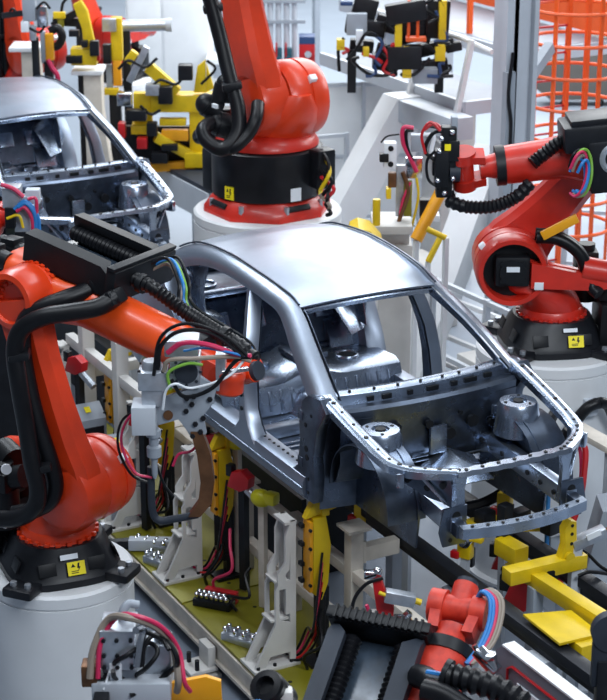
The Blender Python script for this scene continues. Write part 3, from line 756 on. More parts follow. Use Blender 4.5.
upright(-4.9, 'farthest white upright on the olive base, behind the hosed robot arm')
clamp_tower(-3.12, 'yellow clamp tower behind the weld gun jaw', top=1.52)
clamp_tower(-2.02, 'yellow clamp tower beside the middle white upright', top=1.50)
clamp_tower(-.52, 'yellow clamp tower with amber plate beside the front white upright', top=1.56)
clamp_tower(-4.1, 'yellow clamp tower seen between the white frame posts left of the gun', top=1.52)
connector_block((-1.62, -1.0, .3025), 'silver connector row with red manifold by the middle upright', Y1+.2, 7)
connector_block((-2.72, -1.02, .3025), 'silver connector row at the foot of the upright behind the gun', Y1+.2, 4, False)
connector_block((-3.62, -1.06, .3025), 'silver connector block on the olive plate beside the round drum pedestal', .3, 4, False)
connector_block((-1.02, -1.06, .3025), 'silver connector block left of the front white upright', .5, 4, False)
connector_block((-2.42, -1.07, .3025), 'small silver connector block on olive plate left of the middle upright', .4, 4, False)
# grey duct lying across the base edge
t = thing('sensor_probe', 'grey square probe with black tip over the olive base edge', 'sensor probe', (-2.75, -1.12, .3025), math.radians(60))
M().box((.12, 0, .06), (.40, .09, .09), bev=.006).box((.2, 0, .01), (.1, .12, .02)).build('square_arm', LGREY, t)
M().loft([M().ring((-.08, 0, .06), (1, 0, 0), .05, 8), M().ring((-.34, 0, .055), (1, 0, 0), .03, 8)]).build('black_tip', BLACK, t)
# red grippers near the sill
def red_clamp(p, label, rz=0, s=1.):
    t = thing('red_clamp', label, 'clamp', p, rz, 'red pneumatic clamps'); t.scale = (s,)*3
    M().prism([(-.09, -.05), (.02, -.06), (.09, -.02), (.10, .05), (.03, .09), (-.05, .06)], -.035, .035, 'xz', .01).build('clamp_body', RED, t)
    M().cyl((.06, 0, -.04), (.18, 0, -.12), .03, seg=12).build('air_cylinder', ALU, t)
    M().box((-.08, 0, .06), (.05, .05, .08), bev=.008).build('jaw', CASTBLK, t)
    return t
# ---------------------------------------------------------------- support frame under the car
sf = thing('support_frame', 'cream welded support frame of square tubes under the car', 'support frame', (0, 0, 0))
def post(x, y, z0, z1, nm='post', w_=.10): M().box((x, y, (z0+z1)/2), (w_, w_, z1-z0), bev=.006).box((x, y, z1+.01), (w_+.08, w_+.08, .02)).build(nm, TAN, sf)
for x in (-4.55, -3.4, -2.09, -1.30, -.40): post(x, -.5, .30 if x < .4 else .0, 1.03 if x != -.40 else 1.34)
for z in (1.0, .54):
    M().box((-2.0, -.5, z), (5.2, .08, .08), bev=.006).build('long_rail', TAN, sf)
for x in (-3.4,): M().box((x, -.18, .98), (.08, .66, .09), bev=.006).build('cross_rail', TAN, sf)
M().box((-.40, -.30, 1.14), (.08, .29, .11), bev=.006).box((-.40, -.44, 1.16), (.1, .02, .16)).build('cross_rail', TAN, sf)
# posts at the back, between the two cars
bf = thing('support_frame', 'white frame of square posts and rails behind the orange forearm', 'support frame', (0, 0, 0))
for x in (-4.5, -3.75):
    M().box((x, -.82, .86), (.11, .11, 1.7), bev=.006).build('post', OFFW, bf)
M().box((-3.9, -.82, 1.38), (2.0, .08, .09), bev=.006).build('long_rail', OFFW, bf)
for x, z in ((-4.5, 1.66), (-3.75, 1.66), (-4.5, 1.2)): M().box((x+.02, -.42, z), (.08, .7, .09), bev=.006).build('cross_rail', OFFW, bf)
for x, y in ((-4.2, -.95), (-3.45, -1.0)):
    t = thing('junction_box', 'grey sloped junction box with yellow sticker ' + ('by a white post' if x < -4 else 'just behind the weld gun bracket'), 'junction box', (x, y, .3025))
    M().prism([(-.13, 0), (.13, 0), (.13, .62), (-.02, .72), (-.13, .66)], -.12, .12, 'xz', .012).build('housing', GREYP, t)
    M().box((.05, -.02, .685), (.06, .05, .004), Matrix.Rotation(.58, 3, 'Y')).build('sticker', LABY, t)
    M().box((.134, 0, .4), (.01, .18, .3)).build('panel', CASTBLK, t)
# ---------------------------------------------------------------- conveyor: two rails, and an added dark box for the shade under the cars
cb = M().box((-6.0, .28, .36), (7.6, .46, .70)).build('dark_fill_box', CASTBLK); tag(cb, 'added dark box keeping the space under both cars dark', 'dark box')
for y, lb in ((-.09, 'near black conveyor rail running under the engine bay'), (.62, 'far black conveyor rail running under the engine bay')):
    t = thing('conveyor_rail', lb, 'rail', (0, y, 0), group='black conveyor rails')
    M().box((-3.6, 0, 1.18), (13.0, .11, .08), bev=.012).box((-3.6, 0, 1.12), (13.0, .06, .06)).build('rail', RAILBLK, t)
    for x in (-8.5, -5.2, -1.7, .30, 1.3, 2.6):
        M().box((x, 0, .53), (.11, .11, 1.06), bev=.006).box((x, 0, 1.07), (.18, .16, .04), bev=.004).build('rail_post', LGREY, t)
# ---------------------------------------------------------------- front yellow locating fixture
ff = thing('locating_fixture', 'yellow locating fixture of beams and brackets in front of the car', 'fixture', (.45, -.13, .22))
m = M(); m.bar((.20, .36, 1.06), (1.08, .40, 1.06), .10, .10, .008); m.build('main_beam', YELLOW, ff)
M().bar((.22, .16, 1.10), (.24, .76, 1.10), .11, .10, .008).build('cross_arm', YELLOW, ff)
m = M(); m.prism([(.56, 1.14), (.74, 1.14), (.72, 1.22), (.68, 1.26), (.67, 1.40), (.62, 1.42), (.58, 1.36), (.59, 1.24)], .20, .27, 'yz', .006); m.cyl((.19, .62, 1.16), (.29, .62, 1.16), .035)
br = m.build('bracket', YELLOW, ff)
m = M()
for z in (1.25, 1.32, 1.38): m.cyl((.27, .635, z), (.275, .635, z), .012, seg=8)
m.build('bracket_hole', BLACK, br)
M().prism([(.62, .02), (1.04, .0), (1.06, .30), (.72, .32)], 1.03, 1.05, 'xy', .004).build('table_plate', YELLOW, ff)
M().box((1.05, .18, .93), (.14, .14, .2), bev=.008).box((1.10, .48, 1.06), (.12, .36, .1), bev=.008).build('end_block', YELLOW, ff)
m = M(); m.bar((-.42, .50, 1.14), (-.18, .96, 1.14), .09, .09, .008); m.bar((-.20, .40, 1.10), (.02, .42, 1.1), .12, .12, .01); m.build('rear_arm', YELLOW, ff)
M().box((-.45, .36, 1.12), (.12, .16, .12), bev=.01).cyl((-.42, .30, 1.1), (-.42, .26, 1.1), .05).build('pivot_block', YELLOW, ff)
for p, s in (((-.22, .44, 1.25), (.08, .09, .26)), ((-.40, .40, 1.22), (.1, .12, .10)), ((.24, .48, 1.04), (.1, .1, .12)), ((-.12, .75, 1.2), (.1, .12, .12)), ((-.3, .62, 1.22), (.09, .13, .1)), ((.9, .46, .98), (.12, .1, .14))):
    M().box(p, s, Matrix.Rotation(.2, 3, 'Z'), .014).build('clamp_unit', BLACK, ff)
for p in ((-.40, .26, 1.08), (.10, .30, 1.05), (.0, .34, 1.02)):
    M().lathe(p, (.5, -.8, 0), [(.03, 0), (.045, .01), (.045, .05), (.02, .055), (.02, .09)], 14).build('locating_pin', CHROME, ff)
for x, y in ((.3, .34), (1.0, .34), (-.3, .9), (.23, .72)): M().box((x, y, .40), (.08, .08, 1.24), bev=.006).build('stand', GREYP, ff)
# silver air cylinder at its right
t = thing('air_cylinder', 'silver air cylinder with brass rod beside the yellow bracket', 'air cylinder', (.72, .66, 1.44), math.radians(75))
M().bar((-.13, 0, 0), (.10, 0, .08), .09, .07, .01).build('cylinder_body', ALU, t)
M().cyl((.10, 0, .08), (.22, 0, .125), .016).build('piston_rod', COPPER, t)
M().box((-.10, 0, -.72), (.07, .07, 1.43), bev=.006).build('holder', LGREY, t)
M().box((0, -.05, .08), (.10, .012, .04), Matrix.Rotation(-.35, 3, 'Y')).build('label_plate', LABW, t)
red_clamp(at(522, 597, y=.42), 'red clamp behind the yellow front beam', .6, 1.5)
red_clamp(at(508, 560, y=.75), 'red clamp body left of the yellow bracket', .9, 1.3)
# small yellow clamps seen under the engine bay
for p, lb in (((-.55, .02, 1.40), 'small yellow clamp seen through the near side of the engine bay'), ((-.95, -.12, 1.16), 'small yellow clamp below the front wheelhouse'), ((.05, .12, 1.25), 'small yellow clamp under the near front corner of the car'), ((-.22, .62, 1.36), 'small yellow clamp with red block deep in the engine bay')):
    t = thing('small_clamp', lb, 'clamp', p, .5, 'small yellow clamps under the engine bay')
    M().box((0, 0, 0), (.10, .07, .16), bev=.01).box((.06, 0, .08), (.14, .05, .04), bev=.008).build('clamp_body', YELLOW, t)
    M().box((0, .06, -.1), (.07, .05, .14), bev=.008).build('drive', CASTBLK, t)
    M().box((0, 0, (-p[2]+.2)/2-.04), (.05, .05, p[2]-.2)).build('stem', LGREY, t)
    M().box((-.06, -.03, -.06), (.06, .05, .05), bev=.006).build('red_switch', RED, t)
# clutter around the clamp towers: red clamps, lime knobs and hose loops
for (x, y, z), lb in (((-1.72, -.72, 1.22), 'red clamp under the sill between the middle upright and the lime knob'), ((-2.28, -.66, 1.30), 'red clamp under the sill above the middle white upright'), ((-3.05, -.95, 1.28), 'red clamp tucked behind the weld gun bracket box'), ((-4.25, -1.02, 1.36), 'red clamp seen under the orange forearm')):
    t = red_clamp((x, y, z), lb, .4, 1.15)
    M().box((0, .03, -(z-.32)/2/1.15), (.05, .05, (z-.32)/1.15)).build('stand', CASTBLK, t)
for (x, y, z), lb in (((-1.42, -.70, 1.20), 'lime yellow round knob clamp under the sill'), ((-2.0, -.62, 1.42), 'lime yellow clamp head touching the sill by the gun jaw')):
    t = thing('lime_clamp', lb, 'clamp', (x, y, z), .5)
    M().sphere((0, 0, 0), .085, (1, .8, .8)).box((.09, 0, .02), (.10, .09, .09), bev=.02).build('knob', mat('lime_paint', (214, 210, 30), .4, 0, .1, 6), t)
    M().box((0, .02, -(z-.3)/2), (.05, .05, z-.32)).build('stand', TAN, t)
rr_ = random.Random(11)
for i, x in enumerate((-3.05, -2.55, -1.95, -1.75, -1.45, -.95, -.45, -.15)):
    y = -.86+rr_.uniform(-.06, .1); h = rr_.uniform(.3, .5); s_ = rr_.uniform(.1, .22)
    pts = [(x, y, .31), (x+rr_.uniform(-.1, .1), y-.04, .31+h*.3), (x+s_, y+.02, .31+h*.6), (x+rr_.uniform(-.05, .15), y+.08, .31+h*.85), (x-.05, y+.14, .31+h)]
    hose('air_hose', 'thin ' + ('black', 'red')[i % 2] + ' air hose rising ' + ('behind the gun upright', 'beside the grey square probe', 'at the foot of the middle clamp tower', 'above the red manifold', 'below the lime knob clamp', 'beside the front connector block', 'at the front clamp tower foot', 'past the front clamp tower toward the white post')[i], pts, .012, (RUBBER, PINK)[i % 2], 'thin air hoses on the olive base')
# ---------------------------------------------------------------- weld gun held by the left robot (local x = to the right along the sill, y = away)
g = thing('welding_gun', 'silver spot welding gun with copper jaw and coloured cables beside the car sill', 'welding gun', at(190, 372, d=11.12), math.radians(61.86))
k = 1/166.0
def gp(u, v): return ((u-190)*k, (372-v)*k*1.063)
def gbox(mm, u0, v0, u1, v1, y0, y1, bev=.008):
    x0, z1 = gp(u0, v0); x1, z0 = gp(u1, v1); mm.box(((x0+x1)/2, (y0+y1)/2, (z0+z1)/2), (x1-x0, y1-y0, z1-z0), bev=bev)
m = M(); gbox(m, 140, 364, 169, 382, -.16, .02); gbox(m, 143, 382, 164, 398, -.15, 0, .006)
x, z = gp(153, 364); m.lathe((x, -.07, z), (0, 0, 1), [(.06, -.02), (.06, .035), (.05, .05), (.02, .052)], 20)
sv = m.build('servo_drive', ALU, g)
m = M()
for dx in (-.07, .07):
    for dy in (-.14, 0): m.cyl((x+dx, dy-.0, z-.001), (x+dx, dy, z+.012), .011, seg=6)
m.build('drive_bolt', CASTBLK, sv)
m = M(); gbox(m, 133, 396, 157, 424, -.20, -.02, .006); m.build('bracket_box', LGREY, g)
m = M(); m.prism([gp(156, 397), gp(187, 386), gp(200, 372), gp(217, 384), gp(213, 400), gp(203, 412), gp(206, 430), gp(192, 437), gp(184, 424), gp(178, 416), gp(157, 422)], -.07, -.03, 'xz', .006)
pl_ = m.build('gun_plate', GREYP, g)
m = M()
for u, v in ((187, 394), (192, 400), (186, 407), (194, 392), (203, 414), (195, 420), (200, 428), (192, 432), (210, 395)):
    a, b = gp(u, v); m.cyl((a, -.07, b), (a, -.085, b), .017, seg=6)
m.build('plate_bolt', CASTBLK, pl_)
m = M(); m.lathe((gp(168, 411)[0], -.07, gp(168, 411)[1]), (0, -1, 0), [(.03, 0), (.03, .012), (.008, .014)], 12); m.build('brass_nut', COPPER, pl_)
m = M(); gbox(m, 166, 336, 200, 352, -.10, .10, .012); gbox(m, 171, 352, 201, 383, -.10, .08, .01)
tf = m.build('transformer', ALU, g)
m = M(); x2, z2 = gp(184, 366); m.cyl((x2+.02, -.10, z2), (x2+.02, -.115, z2), .07, seg=24)
for kk in range(8): a = kk*.785; m.cyl((x2+.02+.085*math.cos(a), -.10, z2+.085*math.sin(a)), (x2+.02+.085*math.cos(a), -.11, z2+.085*math.sin(a)), .01, seg=6)
m.build('round_cover', DGREY, tf)
m = M(); gbox(m, 216, 352, 226, 388, -.06, .10, .008); m.build('flange_block', ALU, g)
m = M(); a, b = gp(223, 368); a2, b2 = gp(249, 364); m.cyl((a, -.08, b), (a2, -.08, b2), .016); m.build('cross_pin', CHROME, g)
m = M(); a, b = gp(229, 376); m.lathe((a, .0, b-.11), (.08, 0, 1), [(.07, 0), (.085, .015), (.085, .09), (.09, .10), (.09, .13), (.075, .15)], 24); m.build('wrist_cap', ORANGE, g)
m = M(); a, b = gp(153, 424); m.lathe((a, -.08, b), (0, 0, -1), [(.035, 0), (.045, .01), (.045, .05), (.03, .055), (.03, .11), (.045, .12), (.045, .18), (.02, .2), (.018, .3), (.008, .33)], 16); m.build('electrode_ram', GREYP, g)
P = [gp(*q) for q in ((196, 428), (203, 452), (206, 480), (203, 502), (192, 516), (172, 519))]
m = M(); m.loft([[(px-w_, -.08, pz), (px+w_, -.08, pz), (px+w_, .0, pz), (px-w_, .0, pz)] for (px, pz), w_ in zip(P[:5], (.036, .042, .042, .042, .036))]); m.build('electrode_arm', COPPER, g)
m = M(); m.tube([(P[4][0]+.02, -.04, P[4][1]), (P[5][0], -.04, P[5][1]-.01), (P[5][0]-.10, -.04, P[5][1]-.02), (P[5][0]-.14, -.04, P[5][1]+.06), (P[5][0]-.14, -.04, P[5][1]+.34)], .024, 10); m.build('lower_electrode', DGREY, g)
for pts, rr, mt in ((((170, 344), (186, 333), (212, 334), (240, 346), (252, 345)), .016, PINK), (((166, 362), (172, 350), (200, 347), (235, 347), (252, 350)), .014, BEIGEH), (((172, 380), (171, 362), (190, 352), (204, 355)), .010, GREEN), (((173, 370), (186, 386), (214, 376), (236, 352), (250, 346)), .013, RUBBER), (((160, 360), (165, 335), (185, 320), (215, 325), (245, 346)), .013, RUBBER), (((156, 366), (164, 328), (190, 313), (225, 326), (252, 348)), .011, RUBBER), (((186, 342), (206, 338), (235, 342), (250, 349)), .008, BLUE), (((164, 400), (168, 380), (178, 372), (194, 378), (228, 366), (248, 348)), .008, LABW)):
    M().tube([(gp(u, v)[0], -.16-.02*i % .05, gp(u, v)[1]) for i, (u, v) in enumerate(pts)], rr, 8).build('gun_cable', mt, g)
for j, pts in enumerate((((150, 400), (128, 415), (120, 440), (132, 470), (150, 476)), ((150, 404), (122, 418), (116, 446), (128, 474), (146, 484)), ((160, 430), (152, 455), (160, 485), (170, 500)), ((170, 470), (176, 458), (188, 455), (196, 448)))):
    M().tube([(gp(u, v)[0], -.06+.03*j, gp(u, v)[1]) for u, v in pts], .009, 6).build('gun_cable', (PINK, RUBBER, RUBBER, PINK)[j], g)
# ---------------------------------------------------------------- black weld gun held by the right robot
c = at(440, 180, d=14.0)
g2 = thing('welding_gun', 'black welding gun with yellow sticker in front of the steel column', 'welding gun', c, math.radians(61.86))
k2_ = 1/132.0
def q2(u, v): return ((u-440)*k2_, (180-v)*k2_*1.06)
m = M()
for u0, v0, u1, v1, y0, y1 in ((440, 128, 455, 168, -.06, .06), (434, 150, 448, 185, -.08, .05), (436, 176, 452, 196, -.05, .08), (446, 140, 458, 160, -.08, .0), (432, 160, 440, 176, -.02, .08)):
    x0, z1 = q2(u0, v0); x1, z0 = q2(u1, v1); m.box(((x0+x1)/2, (y0+y1)/2, (z0+z1)/2), (x1-x0, y1-y0, z1-z0), bev=.012)
gb = m.build('gun_body', BLACK, g2)
m = M(); a, b = q2(446, 146); m.box((a, -.084, b), (.045, .006, .05)); m.build('yellow_sticker', LABY, gb)
m = M()
for u, v in ((437, 178), (444, 190), (440, 138), (450, 132), (438, 150), (452, 176)): a, b = q2(u, v); m.sphere((a, -.08, b), .022, seg=8)
m.build('silver_fitting', CHROME, gb)
m = M(); a, b = q2(457, 172); m.cyl((a-.06, 0, b), (a+.02, 0, b), .075, seg=20); m.build('mount_flange', DGREY, g2)
m = M(); a, b = q2(453, 132); m.box((a, .04, b), (.05, .1, .2), bev=.01); m.build('grey_plate', GREYP, g2)
for j, pts in enumerate((((452, 190), (456, 204), (446, 200)), ((434, 160), (424, 150), (432, 134), (446, 132)), ((440, 186), (428, 178), (426, 160), (434, 150)), ((438, 130), (428, 122), (420, 134), (424, 152)))):
    M().tube([(q2(u, v)[0], -.03*j, q2(u, v)[1]) for u, v in pts], .016 if j < 2 else .011, 8).build('gun_hose', (RUBBER, RUBBER, RUBBER, RED)[j], g2)
# hoses of the right robot: elbow block, arm hoses, coloured bundle (parts of that robot)
loc2 = V3((-1.6, 1.95, 1.90)); Ri = (Matrix.Translation(loc2) @ Matrix.Rotation(Y2, 4, 'Z')).inverted()
def L2(u, v, d): return Ri @ at(u, v, d=d)
m = M(Ri @ Matrix.Rotation(0, 4, 'Z'))
fb2 = k2['F']; X2 = Matrix((k2['fd'], V3((0, 1, 0)), k2['fn'])).transposed()
m = M(); m.box(fb2(.0, .2, .22), (.74, .42, .20), X2, .03); m.box(fb2(-.06, .36, .0), (.52, .12, .40), X2, .03); m.box(fb2(.0, .2, .335), (.62, .36, .05), X2, .01)
m.build('hose_box', CASTBLK, r2)
m = M(); m.tube([fb2(.18, .30, .20), fb2(.36, .27, .20), fb2(.52, .25, .10), fb2(.60, .27, .05)], .055, 12, ribs=.014); m.build('ribbed_hose', RUBBER, r2)
m = M(); m.tube([fb2(.62, .26, -.10), fb2(.74, .26, -.20), fb2(.92, .24, -.26), fb2(1.12, .2, -.25), fb2(1.25, .15, -.20)], .055, 12, ribs=.014); m.build('ribbed_hose', RUBBER, r2)
for j, mt in enumerate((BLUE, RUBBER, BLUE, GREEN, BEIGEH, PINK, BLUE)):
    rr = (.13, .155, .12, .16, .14, .15, .11)[j]
    M().tube([fb2(.27+.015*(j % 3)+rr*.5*math.cos(a+.1*j), .47+.010*j+.02*math.sin(2*a), -.02+.02*(j % 2)+rr*1.1*math.sin(a)) for a in [.3+.62*i for i in range(9)]], .012, 6).build('signal_cable', mt, r2)
m = M(); m.torus(fb2(.0, .40, .06), (0, 1, 0), .10, .03); m.cyl(fb2(.05, .36, .0), fb2(-.12, .44, -.06), .06); m.build('cable_collar', ALU, r2)
A = k2['A2']
for j in (0, 1):
    M().tube([A+V3((-.18, .22-.08*j, .26)), A+V3((-.36, .24-.08*j, .24)), A+V3((-.52, .26-.08*j, .12)), A+V3((-.60, .28-.08*j, -.10)), A+V3((-.66, .34-.1*j, -.16))], .05, 12).build('arm_hose', RUBBER, r2)
M().box(A+V3((-.34, .30, .36)), (.30, .04, .07), Matrix.Rotation(.5, 3, 'Y'), .01).build('amber_flag', AMBER, r2)
# cable with bracket on the right pedestal
pd = V3((-1.6, 1.95, 0)); dirv = V3((.995, -.07, 0)).normalized(); sdv = V3((.07, .995, 0)).normalized()
t = thing('pedestal_cable', 'thick black cable hung over a bracket on the drum pedestal', 'cable', pd+dirv*.62+V3((0, 0, 1.58)))
M().box((0, 0, 0), (.09, .09, .12), Matrix.Rotation(-.07, 3, 'Z'), .01).build('bracket', LGREY, t)
for j in (0, 1):
    s_ = -1 if j else 1; M().tube([sdv*.46*s_+V3((-.08, 0, -.62)), sdv*.30*s_+V3((.0, 0, -.30)), sdv*.12*s_+V3((.075, 0, .0)), sdv*.04*s_+V3((.095, 0, .06)), V3((.098, 0, .065))], .045, 10).build('cable', RUBBER, t)
# hoses of the left robot along its link arm (parts of that robot)
Li = (Matrix.Translation((-1.2, -2.35, 1.15)) @ Matrix.Rotation(Y1, 4, 'Z')).inverted()
for pts in (((116, 297, 11.55), (98, 307, 11.52), (72, 312, 11.5), (44, 317, 11.5), (22, 329, 11.55), (15, 350, 11.6), (19, 385, 11.65), (26, 425, 11.75), (32, 462, 11.8), (38, 490, 11.85), (34, 508, 11.9), (18, 518, 12.0), (-6, 519, 12.1)),
            ((100, 284, 11.75), (84, 292, 11.72), (62, 300, 11.68), (42, 308, 11.68), (26, 320, 11.72), (22, 345, 11.75), (28, 385, 11.8), (38, 425, 11.85), (50, 462, 11.9), (55, 484, 11.95), (50, 500, 12.0), (34, 510, 12.05), (14, 514, 12.1))):
    M().tube([Li @ at(u, v, d=d) for u, v, d in pts], .058, 12).build('arm_hose', RUBBER, r1)
for u0, v0, u1, v1, d in ((9, 357, 30, 353, 11.62), (28, 470, 52, 464, 11.85), (112, 290, 120, 304, 11.55), (95, 277, 104, 291, 11.72)):
    a, b = Li @ at(u0, v0, d=d), Li @ at(u1, v1, d=d); M().bar(a, b, .15, .05, .02, up=(0, 0, 1) if v0 > 320 else (1, 0, 0)).build('hose_clamp', BLACK, r1)
M().box(Li @ at(68, 281, d=11.9), (.07, .05, .05), bev=.006).build('position_block', LABW, r1)
m = M(); m.box(Li @ at(4, 470, d=12.6), (.25, .2, .3), bev=.03); m.cyl(Li @ at(2, 450, d=12.5), Li @ at(14, 462, d=12.4), .10); m.cyl(Li @ at(8, 478, d=12.35), Li @ at(24, 476, d=12.3), .08)
dm = m.build('side_motor', BLACK, r1)
M().cyl(Li @ at(6, 469, d=12.15), Li @ at(6.5, 469.5, d=12.13), .035).build('gauge', LABW, dm)
# hoses and motors of the robot on the round column (parts of that robot)
R3i = (Matrix.Translation((-5.9, 1.65, 2.0)) @ Matrix.Rotation(.1, 4, 'Z') @ Matrix.Scale(1.25, 4)).inverted()
def Q3(pts, d): return [R3i @ at(u, v, d=d+o) for u, v, o in pts]
M().tube(Q3(((206, -14, -.1), (213, 10, -.05), (222, 45, 0), (231, 82, 0), (238, 108, 0), (238, 132, 0), (224, 149, 0), (208, 142, .05), (203, 130, .1), (212, 122, .2)), 16.9), .055, 12).build('arm_hose', RUBBER, r3)
M().tube(Q3(((258, 104, .1), (256, 118, 0), (248, 134, 0), (232, 148, 0), (216, 146, .1)), 16.9), .05, 12).build('arm_hose', RUBBER, r3)
for u, v, w_ in ((213, 8, 20), (232, 86, 20)):
    a, b = Q3(((u-w_/2, v+2, -.02), (u+w_/2, v-2, -.02)), 16.9); M().bar(a, b, .12, .06, .02).build('hose_clamp', BLACK, r3)
for (u, v), (u2, v2), rr in (((226, 84), (222, 100), .085), ((206, 104), (218, 112), .09), ((218, 124), (234, 128), .095)):
    a, b = Q3(((u, v, .15), (u2, v2, .2)), 17.0); M().cyl(a, b, rr, seg=18).sphere(a, rr*.9).build('side_motor', BLACK, r3)
a, b = Q3(((215, 106, -.02), (217, 106, -.02)), 16.95); M().box(a, (.06, .02, .03)).build('motor_label', LABW, r3)
m = M(); rr_ = random.Random(3)
for k_ in range(7): M().tube([R3i @ at(318+rr_.uniform(0, 14), 150+9*k_, d=17.4), R3i @ at(326+rr_.uniform(-4, 8), 165+8*k_, d=17.3), R3i @ at(322+rr_.uniform(-2, 8), 185+5*k_, d=17.35)], .016, 6).build('side_cable', (RUBBER, YELLOW, RUBBER, RED, RUBBER, BEIGEH, RUBBER)[k_], r3)
a = R3i @ at(322, 168, d=17.5); M().box(a, (.14, .16, .30), bev=.02).build('side_box', CASTBLK, r3)
# ---------------------------------------------------------------- front robot at the bottom edge, seen from behind
def robot_at_wrist(w_, yaw, la_, ll, fa_, fl, label, ped=None, sc=1., **kw):
    f_ = V3((math.cos(yaw), math.sin(yaw), 0)); sd_ = V3((-f_.y, f_.x, 0)); a2 = kw.get('a2x', .35)
    h = a2+math.cos(la_)*ll+math.cos(fa_)*(fl+.04); z = .675+math.sin(la_)*ll+math.sin(fa_)*(fl+.04)
    b = w_-(f_*h+sd_*.08)*sc; bz = w_.z-z*sc
    if ped: pedestal(ped, b.x, b.y, bz, .50*sc)
    return robot(label, (b.x, b.y, bz), yaw, la_, ll, fa_, fl, sc, **kw)
y4 = math.radians(130)
r4, k4 = robot_at_wrist(V3((2.08, -1.26, 2.05)), y4, math.radians(12), 1.32, math.radians(33), 1.46, 'robot with worn orange wrist and grey hose tray facing the car front', 'white drum pedestal under the robot with grey hose tray', box=2, hoses=False, wrist_roll=0., fork=False, col=(WORN, WORN), tray=(.45, 1.22, .42, .03, .26), pack=False)
F4 = k4['F']; r4t = M(); r4t.bar(F4(.75, .10, .03), F4(.75, .30, .03), .30, .05, .01); r4t.build('tray_bracket', BLACK, r4)
R4i = (Matrix.Translation(r4.location) @ Matrix.Rotation(y4, 4, 'Z')).inverted()
def Q4(pts): return [R4i @ at(u, v, d=d) for u, v, d in pts]
for mt, o in ((BLUE, 0), (BLUE, 3), (PINK, 6), (BEIGEH, 9), (BEIGEH, 12)):
    M().tube(Q4(((476, 600, 10.0), (482+o*.6, 592-o*.2, 9.95), (490+o, 600, 9.9), (489+o, 622, 9.85), (480+o, 645, 9.8), (466+o*.5, 664, 9.75))), .012, 8).build('signal_cable', mt, r4)
M().tube(Q4(((418, 676, 9.6), (428, 680, 9.5), (440, 692, 9.4), (452, 712, 9.2), (460, 726, 9.1))), .065, 12).build('tray_hose', RUBBER, r4)
M().tube(Q4(((446, 676, 9.35), (470, 680, 9.3), (500, 690, 9.25), (525, 706, 9.2))), .072, 14, ribs=.014).build('ribbed_hose', RUBBER, r4)
M().tube(Q4(((424, 690, 9.3), (444, 696, 9.25), (470, 712, 9.2))), .06, 12).build('tray_hose', RUBBER, r4)
a, b = Q4(((444, 674, 9.36), (449, 676, 9.35))); M().cyl(a, b, .085).build('hose_clamp', BLACK, r4)
for i, mt in enumerate((BLUE, ALU, BEIGEH)): M().tube(Q4(((427, 672+i*3, 9.45), (438, 674+i*3, 9.4), (446, 676+i*2, 9.37))), .014, 6).build('signal_cable', mt, r4)
a, b, c, d_, e = Q4(((477, 650, 9.6), (497, 672, 9.55), (484, 664, 9.55), (494, 656, 9.6), (474, 645, 9.6))); M().bar(a, b, .07, .05, .008).bar(c, d_, .05, .06, .008).cyl(a, e, .016).build('chrome_bracket', CHROME, r4)
# ---------------------------------------------------------------- frames turned to face the aisle: local x = along RV, y = away, z = up
AISLE = math.radians(61.86)
def facing(name, label, cat, u, v, d, group=None, lift=True):
    t = thing(name, label, cat, at(u, v, d=d), AISLE, group)
    s = d/FPX
    def P(uu, vv, y=0.): return V3(((uu-u)*s, y, (v-vv)*s*1.06))
    def B(uu0, vv0, uu1, vv1, y0, y1, mt, nm, parent=None, bev=.008, rot=None):
        a, b = P(uu0, vv1), P(uu1, vv0)
        return M().box(((a.x+b.x)/2, (y0+y1)/2, (a.z+b.z)/2), (abs(b.x-a.x), abs(y1-y0), abs(b.z-a.z)), rot, bev).build(nm, mt, parent or t)
    def floor_post(uu, vv, w_=.12, mt=LGREY, nm='stand', y=0.):
        p = P(uu, vv, y); z0 = -t.location.z
        return M().box((p.x, p.y, (p.z+z0)/2), (w_, w_, p.z-z0), bev=.006).box((p.x, p.y, z0+.01), (w_*2, w_*2, .02)).build(nm, mt, t)
    return t, P, B, floor_post
# --------- lower left gripper with silver blocks
t, P, B, fp = facing('gripper_tool', 'silver gripper tool with looped hoses in front of the drum pedestal', 'gripper', 140, 660, 9.5); t.location += V3((0, 0, .05))
B(94, 678, 172, 700, -.16, .12, LGREY, 'base_block', bev=.012)
b = B(103, 627, 138, 668, -.12, .10, ALU, 'valve_housing', bev=.012)
m = M()
for u in (107, 120, 134):
    for v in (636, 652, 664): p = P(u, v, -.12); m.cyl(p, p+V3((0, -.012, 0)), .012, seg=6)
m.build('housing_bolt', CASTBLK, b)
B(104, 665, 137, 682, -.10, .10, GREYP, 'lower_housing')
B(112, 660, 124, 678, -.125, -.12, LABW, 'white_plate', b, bev=.002)
B(146, 648, 172, 690, -.06, .10, ALU, 'motor_block', bev=.012)
p = P(164, 649, .0); M().lathe(p, (0, 0, 1), [(.05, -.01), (.05, .03), (.04, .05), (.01, .052)], 16).build('motor_cap', CHROME, t)
M().tube([P(124, 634, .0), P(124, 620, .0), P(130, 612, .02), P(140, 614, .03)], .022, 12).build('elbow_pipe', GREYP, t)
B(97, 686, 112, 700, -.24, -.14, BLACK, 'clip_block'); p = P(104, 676, -.1); M().cyl(p, p+V3((0, 0, .02)), .04).build('bush', BLACK, t)
p = P(150, 682, -.1); M().cyl(p, p+V3((0, 0, .02)), .04).build('bush', BLACK, t)
M().box(P(92, 672, -.1), (.08, .1, .12), bev=.01).build('brass_fitting', COPPER, t)
